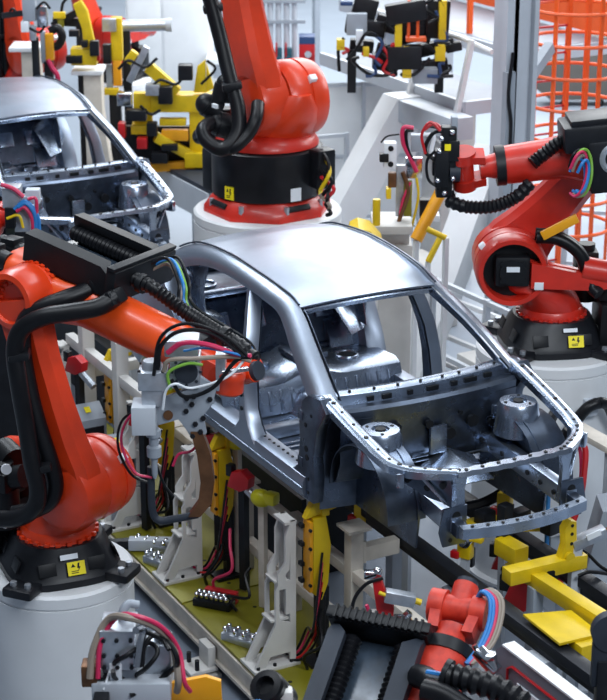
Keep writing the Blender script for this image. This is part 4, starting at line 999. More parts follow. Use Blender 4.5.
for pts, rr, mt in ((((93, 672), (97, 645), (112, 618), (135, 609), (158, 622), (174, 645), (180, 672), (178, 690)), .019, BEIGEH), (((101, 672), (104, 640), (120, 616), (140, 607), (164, 622), (180, 650), (186, 675), (191, 690)), .013, PINK), (((116, 664), (118, 676), (134, 678), (150, 660), (160, 648), (150, 643), (130, 648), (117, 660), (118, 672)), .013, RUBBER), (((132, 690), (150, 686), (172, 672), (180, 655), (172, 640), (150, 632)), .014, RUBBER), (((145, 660), (148, 640), (160, 634), (172, 642)), .012, RUBBER), (((106, 684), (112, 668), (116, 650)), .006, LABW), (((140, 660), (143, 640), (146, 628), (140, 622)), .02, CHROME)):
    M().tube([P(u, v, -.16+.04*(i % 3)) for i, (u, v) in enumerate(pts)], rr, 8).build('looped_hose', mt, t)
m = M(); q = [P(156, 700), P(156, 692), P(206, 682), P(221, 687), P(222, 715), P(156, 715)]
m.prism([(a.x, a.z) for a in q], -.05, -.02, 'xz', .004); m.build('yellow_guard', AMBER, t)
fp(140, 700, .25, LGREY, 'stand_column')
# hose end with blue cap at the bottom
t, P, B, fp = facing('cable_reel', 'black ribbed hose end with blue cap below the front white upright', 'hose', 268, 688, 9.3)
M().lathe((0, 0, 0), (-.25, -.35, .5), [(.05, -.20)]+[((.075, .092)[k_ % 2], -.19+.016*k_) for k_ in range(14)]+[(.085, .035), (.05, .04), (.045, .0)], 20).build('ribbed_collar', RUBBER, t)
M().cyl((-.03, -.10, -.06), (-.06, -.20, -.09), .065).build('blue_cap', BLUE, t)
M().box(P(285, 700, .0), (.08, .08, .12), bev=.02).build('cloth_wrap', OFFW, t)
fp(268, 696, .1, CASTBLK)
# --------- lower right gun plate
pp = at(570, 706, d=9.2)
t = thing('gun_panel', 'grey metal panel with red line and bright top edge near the yellow table plate', 'panel', pp, 0)
m = M(); m.prism([(-.62, .02), (-.56, .08), (.62, .08), (.62, -.42), (-.42, -.42), (-.56, -.25), (-.62, -.1)], -.03, .03, 'xz', .006); b = m.build('plate', mat('dark_panel_paint', (104, 110, 120), .5, 0, .15, 5), t)
m = M(); m.box((.03, 0, .083), (1.16, .075, .012)); m.build('bright_edge', WHITE, b)
m = M(); m.tube([(-.50, -.034, -.28), (-.50, -.034, -.03), (-.46, -.034, .0), (.6, -.034, .0)], .008, 6, False); m.build('red_line', RED, b)
m = M(); m.box((-.30, -.034, -.15), (.22, .008, .16)); w2 = m.build('white_label', LABW, b)
m = M()
for i in range(6):
    for j in range(4):
        if (i*7+j*5) % 3: m.box((-.39+i*.035, -.04, -.20+j*.032), (.02, .003, .016))
m.build('label_mark', BLACK, w2)
M().box((.4, 0, -.42-(pp.z-.42)/2), (.2, .2, pp.z-.42)).build('stand', CASTBLK, t)
t, P, B, fp = facing('dark_cover', 'dark grey rounded cover plate beside the yellow table plate', 'cover', 602, 640, 9.6)
M().cyl((0.05, -.03, 0.05), (.05, .03, .05), .11, seg=28).box((.05, 0, -.12), (.2, .05, .3), bev=.02).build('cover_plate', DGREY, t)
fp(606, 660, .08, CASTBLK)
# white block and hardware below the rails
t = thing('white_block', 'white block under the black rail near the panel', 'block', at(497, 664, z=.75), .6)
M().box((0, 0, 0), (.2, .16, .10), bev=.01).build('block', WHITE, t); M().box((0, 0, -.4), (.12, .12, .7)).build('stand', LGREY, t)
# --------- red clamps and silver cylinder behind the front robot
t, P, B, fp = facing('red_weld_clamp', 'red weld clamp with silver cylinder behind the worn orange wrist', 'clamp', 378, 605, 11.3)
m = M(); q = [P(372, 578), P(380, 574), P(386, 592), (P(394, 605)), P(392, 620), P(380, 622), P(376, 605)]; m.prism([(a.x, a.z) for a in q], -.05, .05, 'xz', .008); m.build('clamp_body', RED, t)
m = M(); m.bar(P(384, 588, -.08), P(414, 594, -.08), .075, .075, .01); b = m.build('cylinder', ALU, t)
m = M(); m.cyl(P(388, 588, -.1), P(378, 584, -.1), .012); m.cyl(P(414, 594, -.08), P(420, 596, -.08), .02); m.build('brass_tip', YELLOW, b)
m = M(); m.bar(P(391, 622, -.12), P(409, 603, -.12), .05, .04, .006); m.box(P(400, 612, -.13), (.09, .04, .09), bev=.01); m.build('chrome_lever', CHROME, t)
B(404, 622, 413, 634, -.06, .04, AMBER, 'amber_block')
m = M(); m.box(P(370, 573), (.08, .05, .05), bev=.01); m.sphere(P(377, 570), .03, seg=8); m.build('sensor', CHROME, t)
for pts, mt in ((((382, 572), (366, 578), (354, 594), (352, 615), (358, 632), (372, 638)), RUBBER), (((366, 600), (372, 615), (384, 632)), PINK), (((376, 625), (380, 638), (392, 640)), PINK)): M().tube([P(u, v, -.06) for u, v in pts], .012, 8).build('air_hose', mt, t)
B(371, 612, 380, 640, -.02, .04, OFFW, 'bracket'); fp(384, 622, .1, CASTBLK)
# --------- hoses right of the engine bay
hose('red_hose', 'red hose bundle hanging at the right of the bumper', [at(574, 442, d=12.9), at(585, 448, d=12.9), at(584, 475, d=12.9), at(580, 500, d=12.9), at(572, 524, d=12.9), at(562, 545, d=12.9), at(560, 600, d=12.9)], .022, RED)
hose('dark_red_hose', 'dark purple hose next to the red hose bundle', [at(573, 445, d=12.95), at(580, 450, d=12.95), at(581, 476, d=12.95), at(576, 505, d=12.95), at(566, 535, d=12.95), at(558, 600, d=12.95)], .014, PINK)
hose('blue_hose', 'blue pipe standing behind the bumper beam', [at(549, 478, d=12.8), at(548, 505, d=12.8), at(547, 530, d=12.8), at(546, 600, d=12.8)], .016, BLUE)
hose('sagging_hose', 'thick dark hose seen sagging through the engine bay', [at(462, 508, d=13.2), at(485, 502, d=13.2), at(508, 488, d=13.2), at(526, 466, d=13.2), at(540, 440, d=13.4), at(556, 410, d=13.6)], .04, RUBBER)
hose('floor_hose', 'black hose coiled beside the silver air cylinder', [at(570, 548, d=12.2), at(585, 552, d=12.3), at(600, 566, d=12.3), at(612, 574, d=12.3), at(590, 572, d=12.2), at(578, 576, d=12.2)], .012, RUBBER)
t = thing('cable_tray', 'cream beam sticking out behind the far front fender', 'beam', at(588, 434, d=13.6), 0)
M().box((.25, .0, 0), (.9, .14, .05), bev=.006).build('tray', TAN, t); M().box((.3, 0, -1.0), (.08, .08, 1.95)).build('stand', LGREY, t)
t, P, B, fp = facing('control_box', 'grey sloped box above the coiled black hose', 'box', 598, 530, 13.0)
m = M(); q = [P(585, 562), P(598, 502), P(620, 498), P(620, 562)]; m.prism([(a.x, a.z) for a in q], -.15, .15, 'xz', .01); m.build('housing', GREYP, t); fp(604, 560, .2)
# --------- robot of the next station at the left edge with its tool
r7, k7 = robot_at_wrist(at(-3, 222, d=15.2), Y1+.35, math.radians(105), 1.32, math.radians(-12), 1.5, 'orange robot wrist poking in below the rear car', 'white drum pedestal under the robot reaching below the rear car', hoses=False, box=False, wrist_roll=.3)
t, P, B, fp = facing('welding_gun', 'grey welding gun with blue and red cables below the rear car', 'welding gun', 20, 205, 15.0)
B(4, 186, 22, 206, -.08, .08, ALU, 'gun_body'); B(14, 196, 30, 232, -.04, .08, GREYP, 'gun_plate'); B(26, 190, 40, 204, -.02, .08, LGREY, 'bracket'); B(6, 205, 16, 225, -.1, -.02, CASTBLK, 'drive')
for pts, mt, rr in ((((4, 182), (16, 186), (26, 194)), PINK, .018), (((20, 204), (28, 200), (36, 210), (37, 226)), BLUE, .02), (((18, 208), (26, 204), (33, 214), (34, 230)), PINK, .018), (((16, 206), (28, 198), (39, 212), (40, 230)), BLUE, .014), (((30, 196), (38, 196), (38, 212)), PINK, .014), (((10, 236), (22, 240), (36, 236)), BLUE, .016), (((8, 215), (20, 212), (24, 224)), YELLOW, .012)): M().tube([P(u, v, -.1) for u, v in pts], rr, 8).build('gun_cable', mt, t)
fp(20, 230, .1, CASTBLK)
t, P, B, fp = facing('servo_cabinet', 'black boxes with yellow triangles behind the orange robot elbow', 'cabinet', 10, 268, 14.6)
B(-14, 250, 27, 272, -.2, .2, CASTBLK, 'upper_box', bev=.02); B(-14, 274, 10, 296, -.25, .15, CASTBLK, 'lower_box', bev=.02)
m = M()
for u, v in ((3, 263), (1, 288)):
    a, b, c = P(u-2.5, v+2.5, -.255), P(u+2.5, v, -.255), P(u-2.5, v-2.5, -.255); m.prism([(a.x, a.z), (b.x, b.z), (c.x, c.z)], -.27, -.2, 'xz')
m.build('warning_triangle', LABY, t); M().box(P(9, 250, -.1), (.06, .04, .03)).build('yellow_tag', LABY, t)
fp(0, 296, .3, CASTBLK)
# --------- tooling on a post behind the car roof
t, P, B, fp = facing('tip_dresser', 'white bracketed tip dresser on a post between roof and stairs', 'tool stand', 384, 180, 16.5)
B(383, 143, 396, 168, -.06, .06, LABW, 'white_bracket', bev=.02)
m = M()
for v in (148, 163): m.cyl(P(390, v, -.07), P(390, v, -.06), .025, seg=12)
m.build('bracket_hole', BLACK, t)
B(379, 153, 388, 161, -.08, .0, BLACK, 'clamp'); B(410, 136, 424, 152, -.04, .06, GREYP, 'gear_box'); B(405, 158, 422, 178, -.03, .06, CHROME, 'valve_unit'); B(396, 165, 408, 215, -.03, .03, ALU, 'column_plate')
B(404, 180, 412, 214, -.06, .0, OLIVE, 'cable_strip'); B(388, 172, 396, 186, -.06, .02, COPPER, 'brass_unit'); B(420, 198, 436, 216, -.06, .06, BLACK, 'motor'); B(424, 212, 440, 218, -.1, .06, LABW, 'motor_plate')
for pts, mt, rr in ((((412, 128), (402, 128), (402, 142), (410, 158), (416, 170)), PINK, .02), (((412, 130), (405, 132), (406, 146), (412, 160)), RUBBER, .016), (((402, 170), (408, 190), (400, 215), (396, 240)), COPPER, .02), (((416, 176), (418, 195), (412, 225)), YELLOW, .012), (((380, 142), (386, 136), (398, 134)), RUBBER, .008), (((410, 180), (402, 200), (398, 230)), PINK, .012), (((422, 130), (432, 124), (440, 130), (444, 140)), RED, .016), (((422, 134), (432, 136), (430, 150), (434, 162)), LABW, .018), (((424, 126), (436, 128), (447, 132)), RUBBER, .014)): M().tube([P(u, v, -.08) for u, v in pts], rr, 8).build('cable', mt, t)
B(372, 218, 412, 226, -.25, .25, OFFW, 'table_plate'); B(374, 226, 410, 240, -.1, .1, OFFW, 'table_apron'); fp(396, 240, .3, OFFW, 'column')
m = M(); m.cyl(P(376, 224, -.2), P(376, 193, -.2), .035); m.build('yellow_post', YELLOW, t)
B(386, 186, 391, 196, -.1, .02, YELLOW, 'yellow_block')
t, P, B, fp = facing('yellow_cover', 'yellow rounded cover just behind the car roof edge', 'cover', 365, 236, 15.8)
M().loft([[P(u, v, y) for u, v in ((346, 246), (350, 228), (358, 224), (370, 227), (382, 240), (384, 248))] for y in (-.15, .2)]).build('cover_shell', YELLOW, t); fp(366, 246, .2, OFFW)
# yellow guard rails
for k_, (u0, v0, u1, v1, d, lb) in enumerate(((444, 186, 416, 240, 16.0, 'thick diagonal yellow pipe under the black weld gun'), (427, 229, 446, 238, 15.6, 'short yellow rod crossing the white sloped leg'), (440, 238, 428, 262, 17.5, 'thin yellow pipe in front of the white sloped leg'))):
    a, b = at(u0, v0, d=d), at(u1, v1, d=d); t = thing('yellow_pipe', lb, 'pipe', b, 0)
    M().cyl((0, 0, 0), a-b, (.055, .025, .03)[k_], seg=14).build('pipe', AMBER if k_ == 0 else YELLOW, t)
    M().box((0, 0, -b.z/2), (.04, .04, b.z)).build('stand', WHITE, t)
# ---------------------------------------------------------------- background hall
# middle deck with its leg and hand rail
t = thing('raised_deck', 'grey raised deck on a white sloped leg carrying a parked gripper', 'platform', (0, 0, 0))
M().box((-9.6, 5.6, 2.26), (3.4, .8, .06), bev=.006).build('deck_plate', DECKG, t)
M().box((-9.6, 5.20, 2.22), (3.42, .05, .16)).box((-7.9, 5.6, 2.22), (.05, .8, .16)).build('deck_edge', LGREY, t)
M().box((-8.75, 5.55, 1.1), (.46, .46, 2.2), bev=.01).build('post', OFFW, t)
M().prism([(5.30, 2.2), (4.86, 2.2), (3.42, 0), (3.95, 0)], -9.15, -8.80, 'yz', .01).build('sloped_leg', WHITE, t)
M().box((-8.4, 5.02, 2.05), (1.5, .30, .26), bev=.008).build('step_box', LGREY, t)
hr = M()
hr.tube([(-9.9, 5.15, 3.06), (-8.1, 5.30, 2.98), (-7.55, 5.32, 2.92)], .03, 8, False)
hr = hr.build('hand_rail', WHITE, t)
for x in (-9.0, -7.95): M().bar((x, 5.10, 2.0), (x+.05, 5.28, 3.0), .06, .06).build('rail_post', WHITE, hr)
M().tube([(-8.75, 4.9, 2.1), (-7.6, 4.95, 1.75)], .03, 8, False).build('lower_rail', WHITE, t)
M().bar((-8.6, 4.92, 1.0), (-8.55, 4.95, 2.1), .06, .06).bar((-7.7, 4.95, .0), (-7.7, 4.95, 1.8), .06, .06).build('step_post', WHITE, t)
# tool parked on the deck
t, P, B, fp = facing('parked_gripper', 'black and yellow parked gripper tool standing on the grey deck', 'gripper', 400, 62, 21.2)
m = M()
rr_ = random.Random(5)
for u0, v0, u1, v1 in ((345, 20, 385, 38), (352, 0, 376, 30), (375, 22, 432, 40), (386, 40, 420, 66), (350, 42, 374, 56), (410, 44, 455, 58), (415, 58, 448, 76), (425, 0, 448, 42), (384, 0, 424, 22), (374, 42, 398, 70), (398, 18, 428, 46), (446, 44, 462, 54)):
    a, b = P(u0, v0), P(u1, v1); y = rr_.uniform(-.28, .2); ro_ = Matrix.Rotation(rr_.uniform(-.3, .3), 3, 'Y'); m.box(((a.x+b.x)/2, y, (a.z+b.z)/2), (abs(b.x-a.x), .16, abs(a.z-b.z)*.85), ro_, .02)
fr_ = m.build('tool_frame', CASTBLK, t)
for u0, v0, u1, v1 in ((401, 42, 410, 72), (436, 0, 443, 36), (393, 18, 400, 50), (336, 36, 344, 46), (433, 42, 443, 56), (362, 44, 368, 52)): B(u0, v0, u1, v1, -.34, -.2, YELLOW, 'yellow_bracket', fr_)
B(405, 0, 408, 36, -.3, -.26, ORAIL, 'orange_bar', fr_); B(414, 0, 417, 36, -.3, -.26, ORAIL, 'orange_bar', fr_); B(404, 34, 424, 38, -.34, -.2, ORAIL, 'orange_shelf', fr_)
B(355, 28, 362, 42, -.3, -.2, LABW, 'white_block', fr_); B(340, 4, 352, 8, -.1, .0, NAVY, 'blue_block', fr_); B(346, 14, 366, 34, -.2, -.1, GREYP, 'grey_motor', fr_); B(372, 52, 396, 66, -.2, .0, GREYP, 'grey_motor', fr_); B(412, 64, 436, 78, -.3, -.1, GREYP, 'grey_motor', fr_)
for k_ in range(22):
    u, v = rr_.uniform(342, 450), rr_.uniform(2, 62); pts = [P(u, v, -.3)]
    for i in range(3): u += rr_.uniform(-16, 16); v += rr_.uniform(-8, 16); pts.append(P(min(max(u, 338), 455), min(v, 70), -.32))
    M().tube(pts, .02, 6).build('cable', (RUBBER, NAVY, RUBBER, RED, RUBBER)[k_ % 5], fr_)
for u in (352, 440): fp_ = P(u, 60); M().box((fp_.x, .1, -.12), (.1, .1, .5)).build('foot_post', CASTBLK, t)
# steel column with brace and second deck
t = thing('steel_column', 'tall light grey steel column left of the orange ladder cage', 'column', (-5.55, 4.25, 0))
M().box((0, .12, 3), (.36, .05, 6)).box((0, -.12, 3), (.36, .05, 6)).box((0, 0, 3), (.22, .24, 6)).box((.14, -.10, 3), (.08, .26, 6)).build('shaft', LGREY, t)
M().box((.2, -.2, 1.6), (.08, .10, 3.2)).build('cable_duct', GREYP, t)
cb_ = V3((-5.55, 4.25, 0)); M().bar(at(513, 100, d=19)-cb_, at(550, 47, d=19.5)-cb_, .10, .12).build('brace', GREYP, t)
M().tube([(.25, -.2, 3.4), (.27, -.25, 3.0), (.26, -.2, 2.7), (.26, -.2, 2.3)], .02, 6).build('cable', CASTBLK, t)
a_, b_ = at(494, 150, d=19.2)-cb_, at(434, 315, d=18.9)-cb_; b_ = a_+(b_-a_)*(a_.z/(a_.z-b_.z)); M().bar(a_, b_, .34, .26, .01).build('sloped_leg', WHITE, t)
t = thing('upper_deck', 'grey deck with orange kick beam behind the steel column', 'platform', (0, 0, 0))
M().box((-11.2, 7.35, 2.56), (4.4, 1.35, .06), bev=.006).build('deck_plate', DECKG, t)
M().box((-9.0, 7.35, 2.5), (.08, 1.4, .16)).box((-11.2, 6.66, 2.5), (4.4, .06, .16)).build('deck_edge', LGREY, t)
M().box((-11.1, 8.02, 2.85), (4.6, .08, .42)).build('kick_beam', ORAIL, t)
for y in (7.0, 7.9): M().box((-12.6, y, 1.25), (.2, .2, 2.5)).build('post', LGREY, t)
M().tube([(-13.3, 7.9, 3.5), (-8.9, 7.95, 3.5)], .03, 8, False).build('hand_rail', ORAIL, t)
for x in (-10.2, -9.4): M().box((x, 6.75, 3.1), (.06, .06, 1.1)).build('rail_post', ORAIL, t)
# ladder cage
t = thing('ladder_cage', 'orange safety cage of hoops around a ladder', 'ladder cage', (-6.6, 5.75, 0))
lad = M()
for y in (-.22, .22): lad.box((-.42, y, 2.2), (.05, .05, 4.4))
lad = lad.build('ladder_stile', ORAIL, t)
for k_ in range(14): M().cyl((-.42, -.22, .25+.3*k_), (-.42, .22, .25+.3*k_), .014, seg=8).build('rung', RED, lad)
for k_ in range(8): M().torus((0, 0, 1.1+.345*k_), (0, 0, 1), .50, .02, 28, 6).build('hoop', ORAIL, t)
for k_ in range(5):
    a = -2.2+4.4*k_/4; M().box((.46*math.cos(a), .46*math.sin(a), 2.35), (.03, .04, 3.6), Matrix.Rotation(a, 3, 'Z')).build('vertical_bar', ORAIL, t)
for a in (-2.2, 2.2): M().box((.46*math.cos(a), .46*math.sin(a), 2.2), (.05, .05, 4.4)).build('support_leg', ORAIL, t)
t = thing('orange_handrail', 'thick orange post and rail behind the ladder cage', 'handrail', (-9.3, 8.6, 0))
M().box((0, 0, 2.2), (.14, .14, 4.4)).build('post', ORAIL, t); M().box((1.2, .1, 2.4), (2.6, .06, .06)).box((1.2, .1, 1.5), (2.6, .05, .05)).box((2.4, .1, 1.4), (.06, .06, 2.8)).build('rail', ORAIL, t)
# board trolley
bp_ = at(592, 104, z=0)
t = thing('board_trolley', 'grey brown board trolley on black castors beyond the ladder cage', 'trolley', bp_, AISLE)
M().prism([(-1.05, .35), (-.75, .12), (.9, .12), (.9, 1.15), (-.2, 1.2), (-1.0, .75)], -.25, .25, 'xz', .02).build('board', BROWNG, t)
for x in (-.5, .1, .6): M().torus((x, -.2, .06), (0, 1, 0), .05, .025, 14, 6).build('castor', BLACK, t)
# white enclosure panels, fences
def fence(name, label, p0, p1, h, n, mt=LGREY, panel=None, grp=None):
    p0, p1 = V3(p0), V3(p1); t = thing(name, label, 'fence', p0, 0, grp); d = p1-p0
    for i in range(n+1): M().box((*(d*(i/n)).xy, h/2), (.05, .05, h)).box((*(d*(i/n)).xy, .01), (.14, .14, .02)).build('post', mt, t)
    for z in (h-.03, h*.5, .15): M().bar((0, 0, z), (d.x, d.y, z), .045, .045).build('rail', mt, t)
    if panel:
        nrm = d.normalized(); M().prism([(0, .18), (d.length, .18), (d.length, h-.06), (0, h-.06)], -.008, .008, 'xz').build('panel', panel, t).rotation_euler = (0, 0, math.atan2(d.y, d.x))
    return t
a = at(331, 190, z=0)
fence('panel_fence', 'white panelled fence beside the robot on the black round column', (-11.2, 4.9, 0), (-10.6, 6.3, 0), 1.95, 2, LGREY, WHITE)
fence('guard_fence', 'bare grey guard rail just right of the orange robot drum', (-10.2, 3.6, 0), (-10.0, 4.85, 0), 1.55, 1)
fence('guard_fence', 'grey guard rail seen through the windscreen behind the car', (-4.6, 2.75, 0), (-2.9, 2.85, 0), 1.5, 2)
fence('guard_fence', 'grey post fence below the ladder cage foot', (-8.3, 6.3, 0), (-7.2, 7.6, 0), 1.6, 3)
fence('guard_fence', 'tall grey fence behind the robot with the coloured cable loop', (-5.2, 5.4, 0), (-4.4, 6.6, 0), 2.1, 3)
fence('guard_fence', 'long low white rail on the floor behind the windscreen', (-6.0, 3.5, 0), (-3.0, 3.9, 0), .9, 3, WHITE)
for p, s, lb in (((-6.2, 3.2, .30), (1.4, .6, .6), 'long low white cabinet behind the car roof'), ((-4.4, 3.55, .25), (1.2, .5, .5), 'white floor box seen through the windscreen'), ((-7.3, 4.3, .35), (.8, .5, .7), 'white base block below the sloped leg')):
    t = thing('floor_cabinet', lb, 'cabinet', (p[0], p[1], 0)); M().box((0, 0, p[2]), s, bev=.02).build('housing', OFFW, t); M().box((s[0]/2+.005, 0, p[2]), (.01, s[1]*.7, s[2]*.5)).build('cover', LGREY, t)
# white cabinets at the top
for (u, v, w_, h, lb, vent) in ((188, 106, .85, 1.9, 'white electrical cabinet with black sloped top behind the yellow fixtures', False), (226, 112, .65, .9, 'small white cabinet with vent grille beside the black hose', True), (150, 84, .8, 1.7, 'white cabinet behind the long silver cylinder', False)):
    p = at(u, v, z=0); t = thing('electrical_cabinet', lb, 'cabinet', p, AISLE, 'white cabinets in the far aisle')
    M().box((0, .3, h/2), (w_, .6, h), bev=.02).build('housing', WHITE, t); M().box((0, -.008, h*.5), (w_*.9, .015, h*.85), bev=.004).build('cabinet_door', WHITE, t)
    if vent:
        g_ = M().box((0, -.02, h*.78), (w_*.6, .015, .22)).build('vent', GREYP, t)
        for k_ in range(6): M().box((0, -.03, h*.78-.09+k_*.036), (w_*.58, .012, .012)).build('vent_slat', LGREY, g_)
    else: M().prism([(0, h), (.6, h), (.6, h+.14)], -w_/2, w_/2, 'yz').build('sloped_top', CASTBLK if w_ > .95 else GREYP, t)
# pipe manifold and red-blue cabinet
p = at(283, 96, z=0); p = V3((-15.5, 6.35, 0))
t = thing('pipe_manifold', 'row of vertical grey pipes with teal valves behind the orange arm', 'pipes', at(280, 78, d=27.6), AISLE)
z0 = -t.location.z
for k_ in range(5): M().cyl((-.26+.12*k_, 0, z0), (-.26+.12*k_, 0, 1.6), .045, seg=12).build('pipe', LGREY, t)
for k_ in range(3):
    v_ = M().box((-.16+.14*k_, -.05, .3), (.11, .10, .34), bev=.02).cyl((-.16+.14*k_, -.1, .3), (-.16+.14*k_, -.16, .3), .05).build('valve', TEAL, t); M().box((-.19+.14*k_, -.12, .42), (.025, .03, .26)).build('valve_lever', RED, v_)
for z in (.85, 1.15): M().box((.02, -.06, z), (.72, .04, .05)).build('pipe_bracket', GREYP, t)
t, P, B, fp = facing('hydrant_cabinet', 'red and blue cabinet with round gauge beside the grey pipes', 'cabinet', 307, 60, 27)
B(299, 44, 315, 68, -.1, .2, RED, 'red_door'); B(299, 68, 315, 84, -.1, .2, NAVY, 'blue_base'); B(299, 37, 315, 44, -.1, .2, NAVY, 'blue_top'); M().cyl(P(308, 53, -.1), P(308, 53, -.14), .05).build('gauge', CHROME, t); fp(307, 82, .3, NAVY)
t = thing('grey_post', 'thin grey floor to ceiling post beside the red cabinet', 'post', at(316, 100, z=0) , 0); M().box((0, 0, 2.5), (.1, .1, 5)).build('shaft', GREYP, t); M().tube([(0, 0, 2.9), (-.3, -.9, 3.0)], .04, 8, False).build('arm', GREYP, t)
# ---------------------------------------------------------------- yellow fixtures at the top left
tp_ = at(188, 166, d=22.0); t = thing('grey_table', 'grey steel table carrying the big yellow fixture', 'table', (tp_.x-.1, tp_.y+.25, tp_.z-1.27))
M().box((0, 0, 1.22), (2.4, 1.0, .10), bev=.008).build('table_top', DGREY, t); M().box((0, -.50, 1.05), (2.4, .05, .34)).box((1.18, 0, 1.08), (.05, .96, .28)).build('apron', LGREY, t)
for x in (-1.05, 1.05):
    for y in (-.4, .4): M().box((x, y, .60-(tp_.z-1.27)/2), (.12, .12, 1.2+tp_.z-1.27)).build('leg', LGREY, t)
t, P, B, fp = facing('yellow_fixture', 'big yellow fixture with tall post and beams on the grey table', 'fixture', 190, 166, 22.0); t.location += V3((.02, .04, 0))
b = B(187, 100, 214, 160, -.12, .16, YELLOW, 'post', bev=.012); B(150, 96, 216, 112, -.16, .10, YELLOW, 'cross_beam', bev=.01); B(182, 150, 219, 164, -.2, .2, YELLOW, 'foot_block', bev=.01)
M().bar(P(154, 134, -.2), P(196, 158, -.1), .12, .12, .008).build('lower_beam', YELLOW, t); M().bar(P(144, 166, -.1), P(192, 162, -.1), .10, .10, .008).build('floor_beam', AMBER, t)
M().bar(P(148, 70, -.1), P(176, 94, -.1), .14, .13, .01).build('sloped_arm', YELLOW, t)
for q in (((192, 94), (196, 70), (204, 64), (204, 94)), ((204, 94), (205, 68), (212, 90))): M().prism([(P(*c).x, P(*c).z) for c in q], -.12, -.04, 'xz', .006).build('yellow_bracket', YELLOW, t)
B(160, 128, 186, 138, -.22, -.1, AMBER, 'amber_plate'); B(158, 118, 184, 124, -.2, -.05, YELLOW, 'small_beam'); B(132, 96, 150, 134, -.05, .1, YELLOW, 'side_plate'); B(130, 124, 146, 132, -.2, .05, YELLOW, 'side_arm')
for u0, v0, u1, v1, mt, nm in ((126, 108, 146, 118, CASTBLK, 'drive'), (146, 84, 160, 94, ALU, 'silver_unit'), (158, 86, 172, 102, CASTBLK, 'drive'), (118, 120, 125, 134, RED, 'red_clamp'), (136, 134, 146, 144, RED, 'red_clamp'), (146, 120, 156, 132, CASTBLK, 'drive'), (118, 92, 132, 104, CHROME, 'silver_unit'), (150, 148, 166, 158, CASTBLK, 'drive'), (178, 66, 192, 80, CASTBLK, 'drive'), (160, 140, 176, 146, CASTBLK, 'drive')): B(u0, v0, u1, v1, -.3, -.14, mt, nm, bev=.012)
m = M(); m.bar(P(130, 82, -.2), P(148, 50, -.2), .12, .08, .01); m.build('silver_slide', ALU, t); m = M(); m.bar(P(128, 66, -.1), P(136, 56, -.1), .12, .1, .02); m.build('yellow_cap', YELLOW, t)
for pts in (((120, 70), (130, 62), (146, 68), (158, 60)), ((150, 90), (160, 80), (176, 84), (186, 72)), ((200, 84), (214, 70), (206, 62)), ((140, 104), (150, 112), (160, 108))): M().tube([P(u, v, -.25) for u, v in pts], .018, 6).build('cable', RUBBER, t)
B(118, 128, 186, 164, .0, .1, CASTBLK, 'backing_frame')
t, P, B, fp = facing('upright_clamp', 'upright yellow clamp frame with amber plate in front of the red arm', 'clamp', 116, 60, 22.6)
B(112, 20, 123, 60, -.05, .1, YELLOW, 'yellow_post'); B(113, 60, 121, 84, -.06, .06, AMBER, 'amber_plate'); B(104, 20, 118, 32, -.1, .0, ALU, 'silver_head'); B(106, 64, 112, 92, -.05, .05, GREYP, 'grey_plate'); B(104, 44, 112, 62, -.12, .0, CASTBLK, 'drive'); B(104, 86, 118, 92, -.1, .02, YELLOW, 'yellow_base'); fp(114, 90, .14, CASTBLK)
t, P, B, fp = facing('air_cylinder', 'long silver air cylinder sticking out above the yellow fixture', 'air cylinder', 148, 26, 22.9)
M().cyl(P(122, 26), P(166, 25), .075, seg=18).build('tube', ALU, t); M().cyl(P(166, 25), P(172, 25), .085, seg=18).build('end_cap', LGREY, t); fp(126, 28, .1, CASTBLK)
for (u, v, lb, kind) in ((92, 69, 'cream pillar carrying a yellow clamp behind the rear car', 1), (30, 46, 'cream pillar with flat top beside the amber plate and hose loop', 2)):
    t, P, B, fp = facing('cream_pillar', lb, 'pillar', u, v, 22.0)
    B(u-19, v-1, u+12, v+3, -.2, .25, WHITE, 'cap_plate')
    z0 = -t.location.z; M().prism([(-.09, 0), (.12, 0), (.12, -.5), (.35, z0), (-.09, z0)], -.15, .15, 'xz', .01).build('shaft', TAN, t)
t, P, B, fp = facing('yellow_clamp', 'tall yellow clamp arm standing on the cream pillar', 'clamp', 88, 66, 21.9)
m = M(); m.prism([(P(*c).x, P(*c).z) for c in ((76, 8), (84, 4), (90, 14), (96, 44), (98, 63), (86, 63), (84, 30))], -.06, .06, 'xz', .01); b = m.build('clamp_arm', YELLOW, t)
B(72, 48, 98, 64, -.12, .1, YELLOW, 'clamp_foot', bev=.02)
for u0, v0, u1, v1 in ((68, 54, 84, 61), (92, 40, 101, 54), (72, 30, 82, 36), (84, 40, 90, 46)): B(u0, v0, u1, v1, -.18, -.08, CASTBLK, 'drive')
B(96, 48, 101, 60, -.1, .0, RED, 'red_switch')
t, P, B, fp = facing('sensor_gripper', 'small yellow and black gripper hanging beside the tall yellow clamp', 'gripper', 62, 22, 22.5)
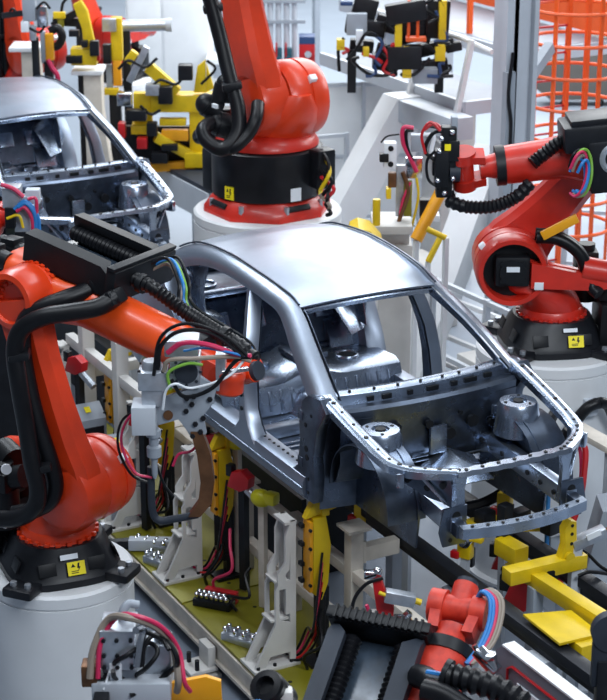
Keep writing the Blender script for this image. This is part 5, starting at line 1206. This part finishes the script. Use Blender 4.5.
B(54, 12, 66, 18, -.08, .0, YELLOW, 'yellow_head'); B(58, 18, 64, 27, -.06, .02, OLIVE, 'jaw'); M().bar(P(52, 26, .05), P(80, 12, .05), .1, .08).build('black_arm', CASTBLK, t); M().bar(P(52, 22, .1), P(84, 24, .1), .1, .1).build('black_arm', CASTBLK, t); M().tube([P(62, 12, 0), P(64, 4, 0), P(70, -2, 0)], .02, 6).build('cable', RUBBER, t); fp(78, 20, .08, CASTBLK, y=.12)
t, P, B, fp = facing('amber_clamp', 'upright amber plate with black hose loop between the two pillars', 'clamp', 50, 48, 21.6)
B(46, 34, 54, 59, -.06, .04, AMBER, 'amber_plate'); B(41, 32, 46, 62, -.04, .04, GREYP, 'grey_plate'); M().tube([P(50, 33, .05), P(58, 30, .05), P(62, 38, .05), P(58, 46, .05), P(52, 48, .05)], .05, 10).build('hose_loop', RUBBER, t); M().tube([P(48, 58, -.05), P(52, 66, -.06), P(57, 74, -.06), P(56, 90, 0)], .03, 8).build('cable', PINK, t); fp(48, 60, .1, CASTBLK)
t, P, B, fp = facing('welding_gun', 'grey welding gun hanging in front of a far orange arm', 'welding gun', 34, 20, 21.2)
B(24, -6, 37, 20, -.1, .05, GREYP, 'gun_body'); B(38, 6, 48, 26, -.1, .0, CHROME, 'silver_unit'); M().bar(P(4, 14, -.15), P(24, 12, -.1), .06, .06).build('black_arm', CASTBLK, t); B(22, 20, 30, 30, -.12, .0, LABW, 'white_unit'); B(30, 24, 36, 38, -.1, .0, ALU, 'lower_unit'); fp(34, 36, .08, CASTBLK)
for pts in (((38, 8), (46, 2), (52, 8)), ((30, 26), (40, 30), (46, 24)), ((20, 14), (14, 8), (10, 16))): M().tube([P(u, v, -.1) for u, v in pts], .016, 6).build('cable', RUBBER, t)
def far_robot(label, ped, u, v, d, yaw, la, ll, fa, fl, **kw):
    b = at(u, v, d=d); pedestal(ped, b.x, b.y, b.z, .5); return robot(label, tuple(b), yaw, math.radians(la), ll, math.radians(fa), fl, box=False, **kw)
far_robot('far orange robot behind the hanging grey welding gun', 'white drum pedestal hidden behind the rear car roof', 22, 100, 23.4, .2, 100, 1.35, 95, 1.2)
far_robot('far orange robot behind the tall yellow clamp', 'white drum pedestal behind the cream pillar and yellow fixture', 116, 78, 26.6, -.9, 66, 1.35, -12, 1.4)
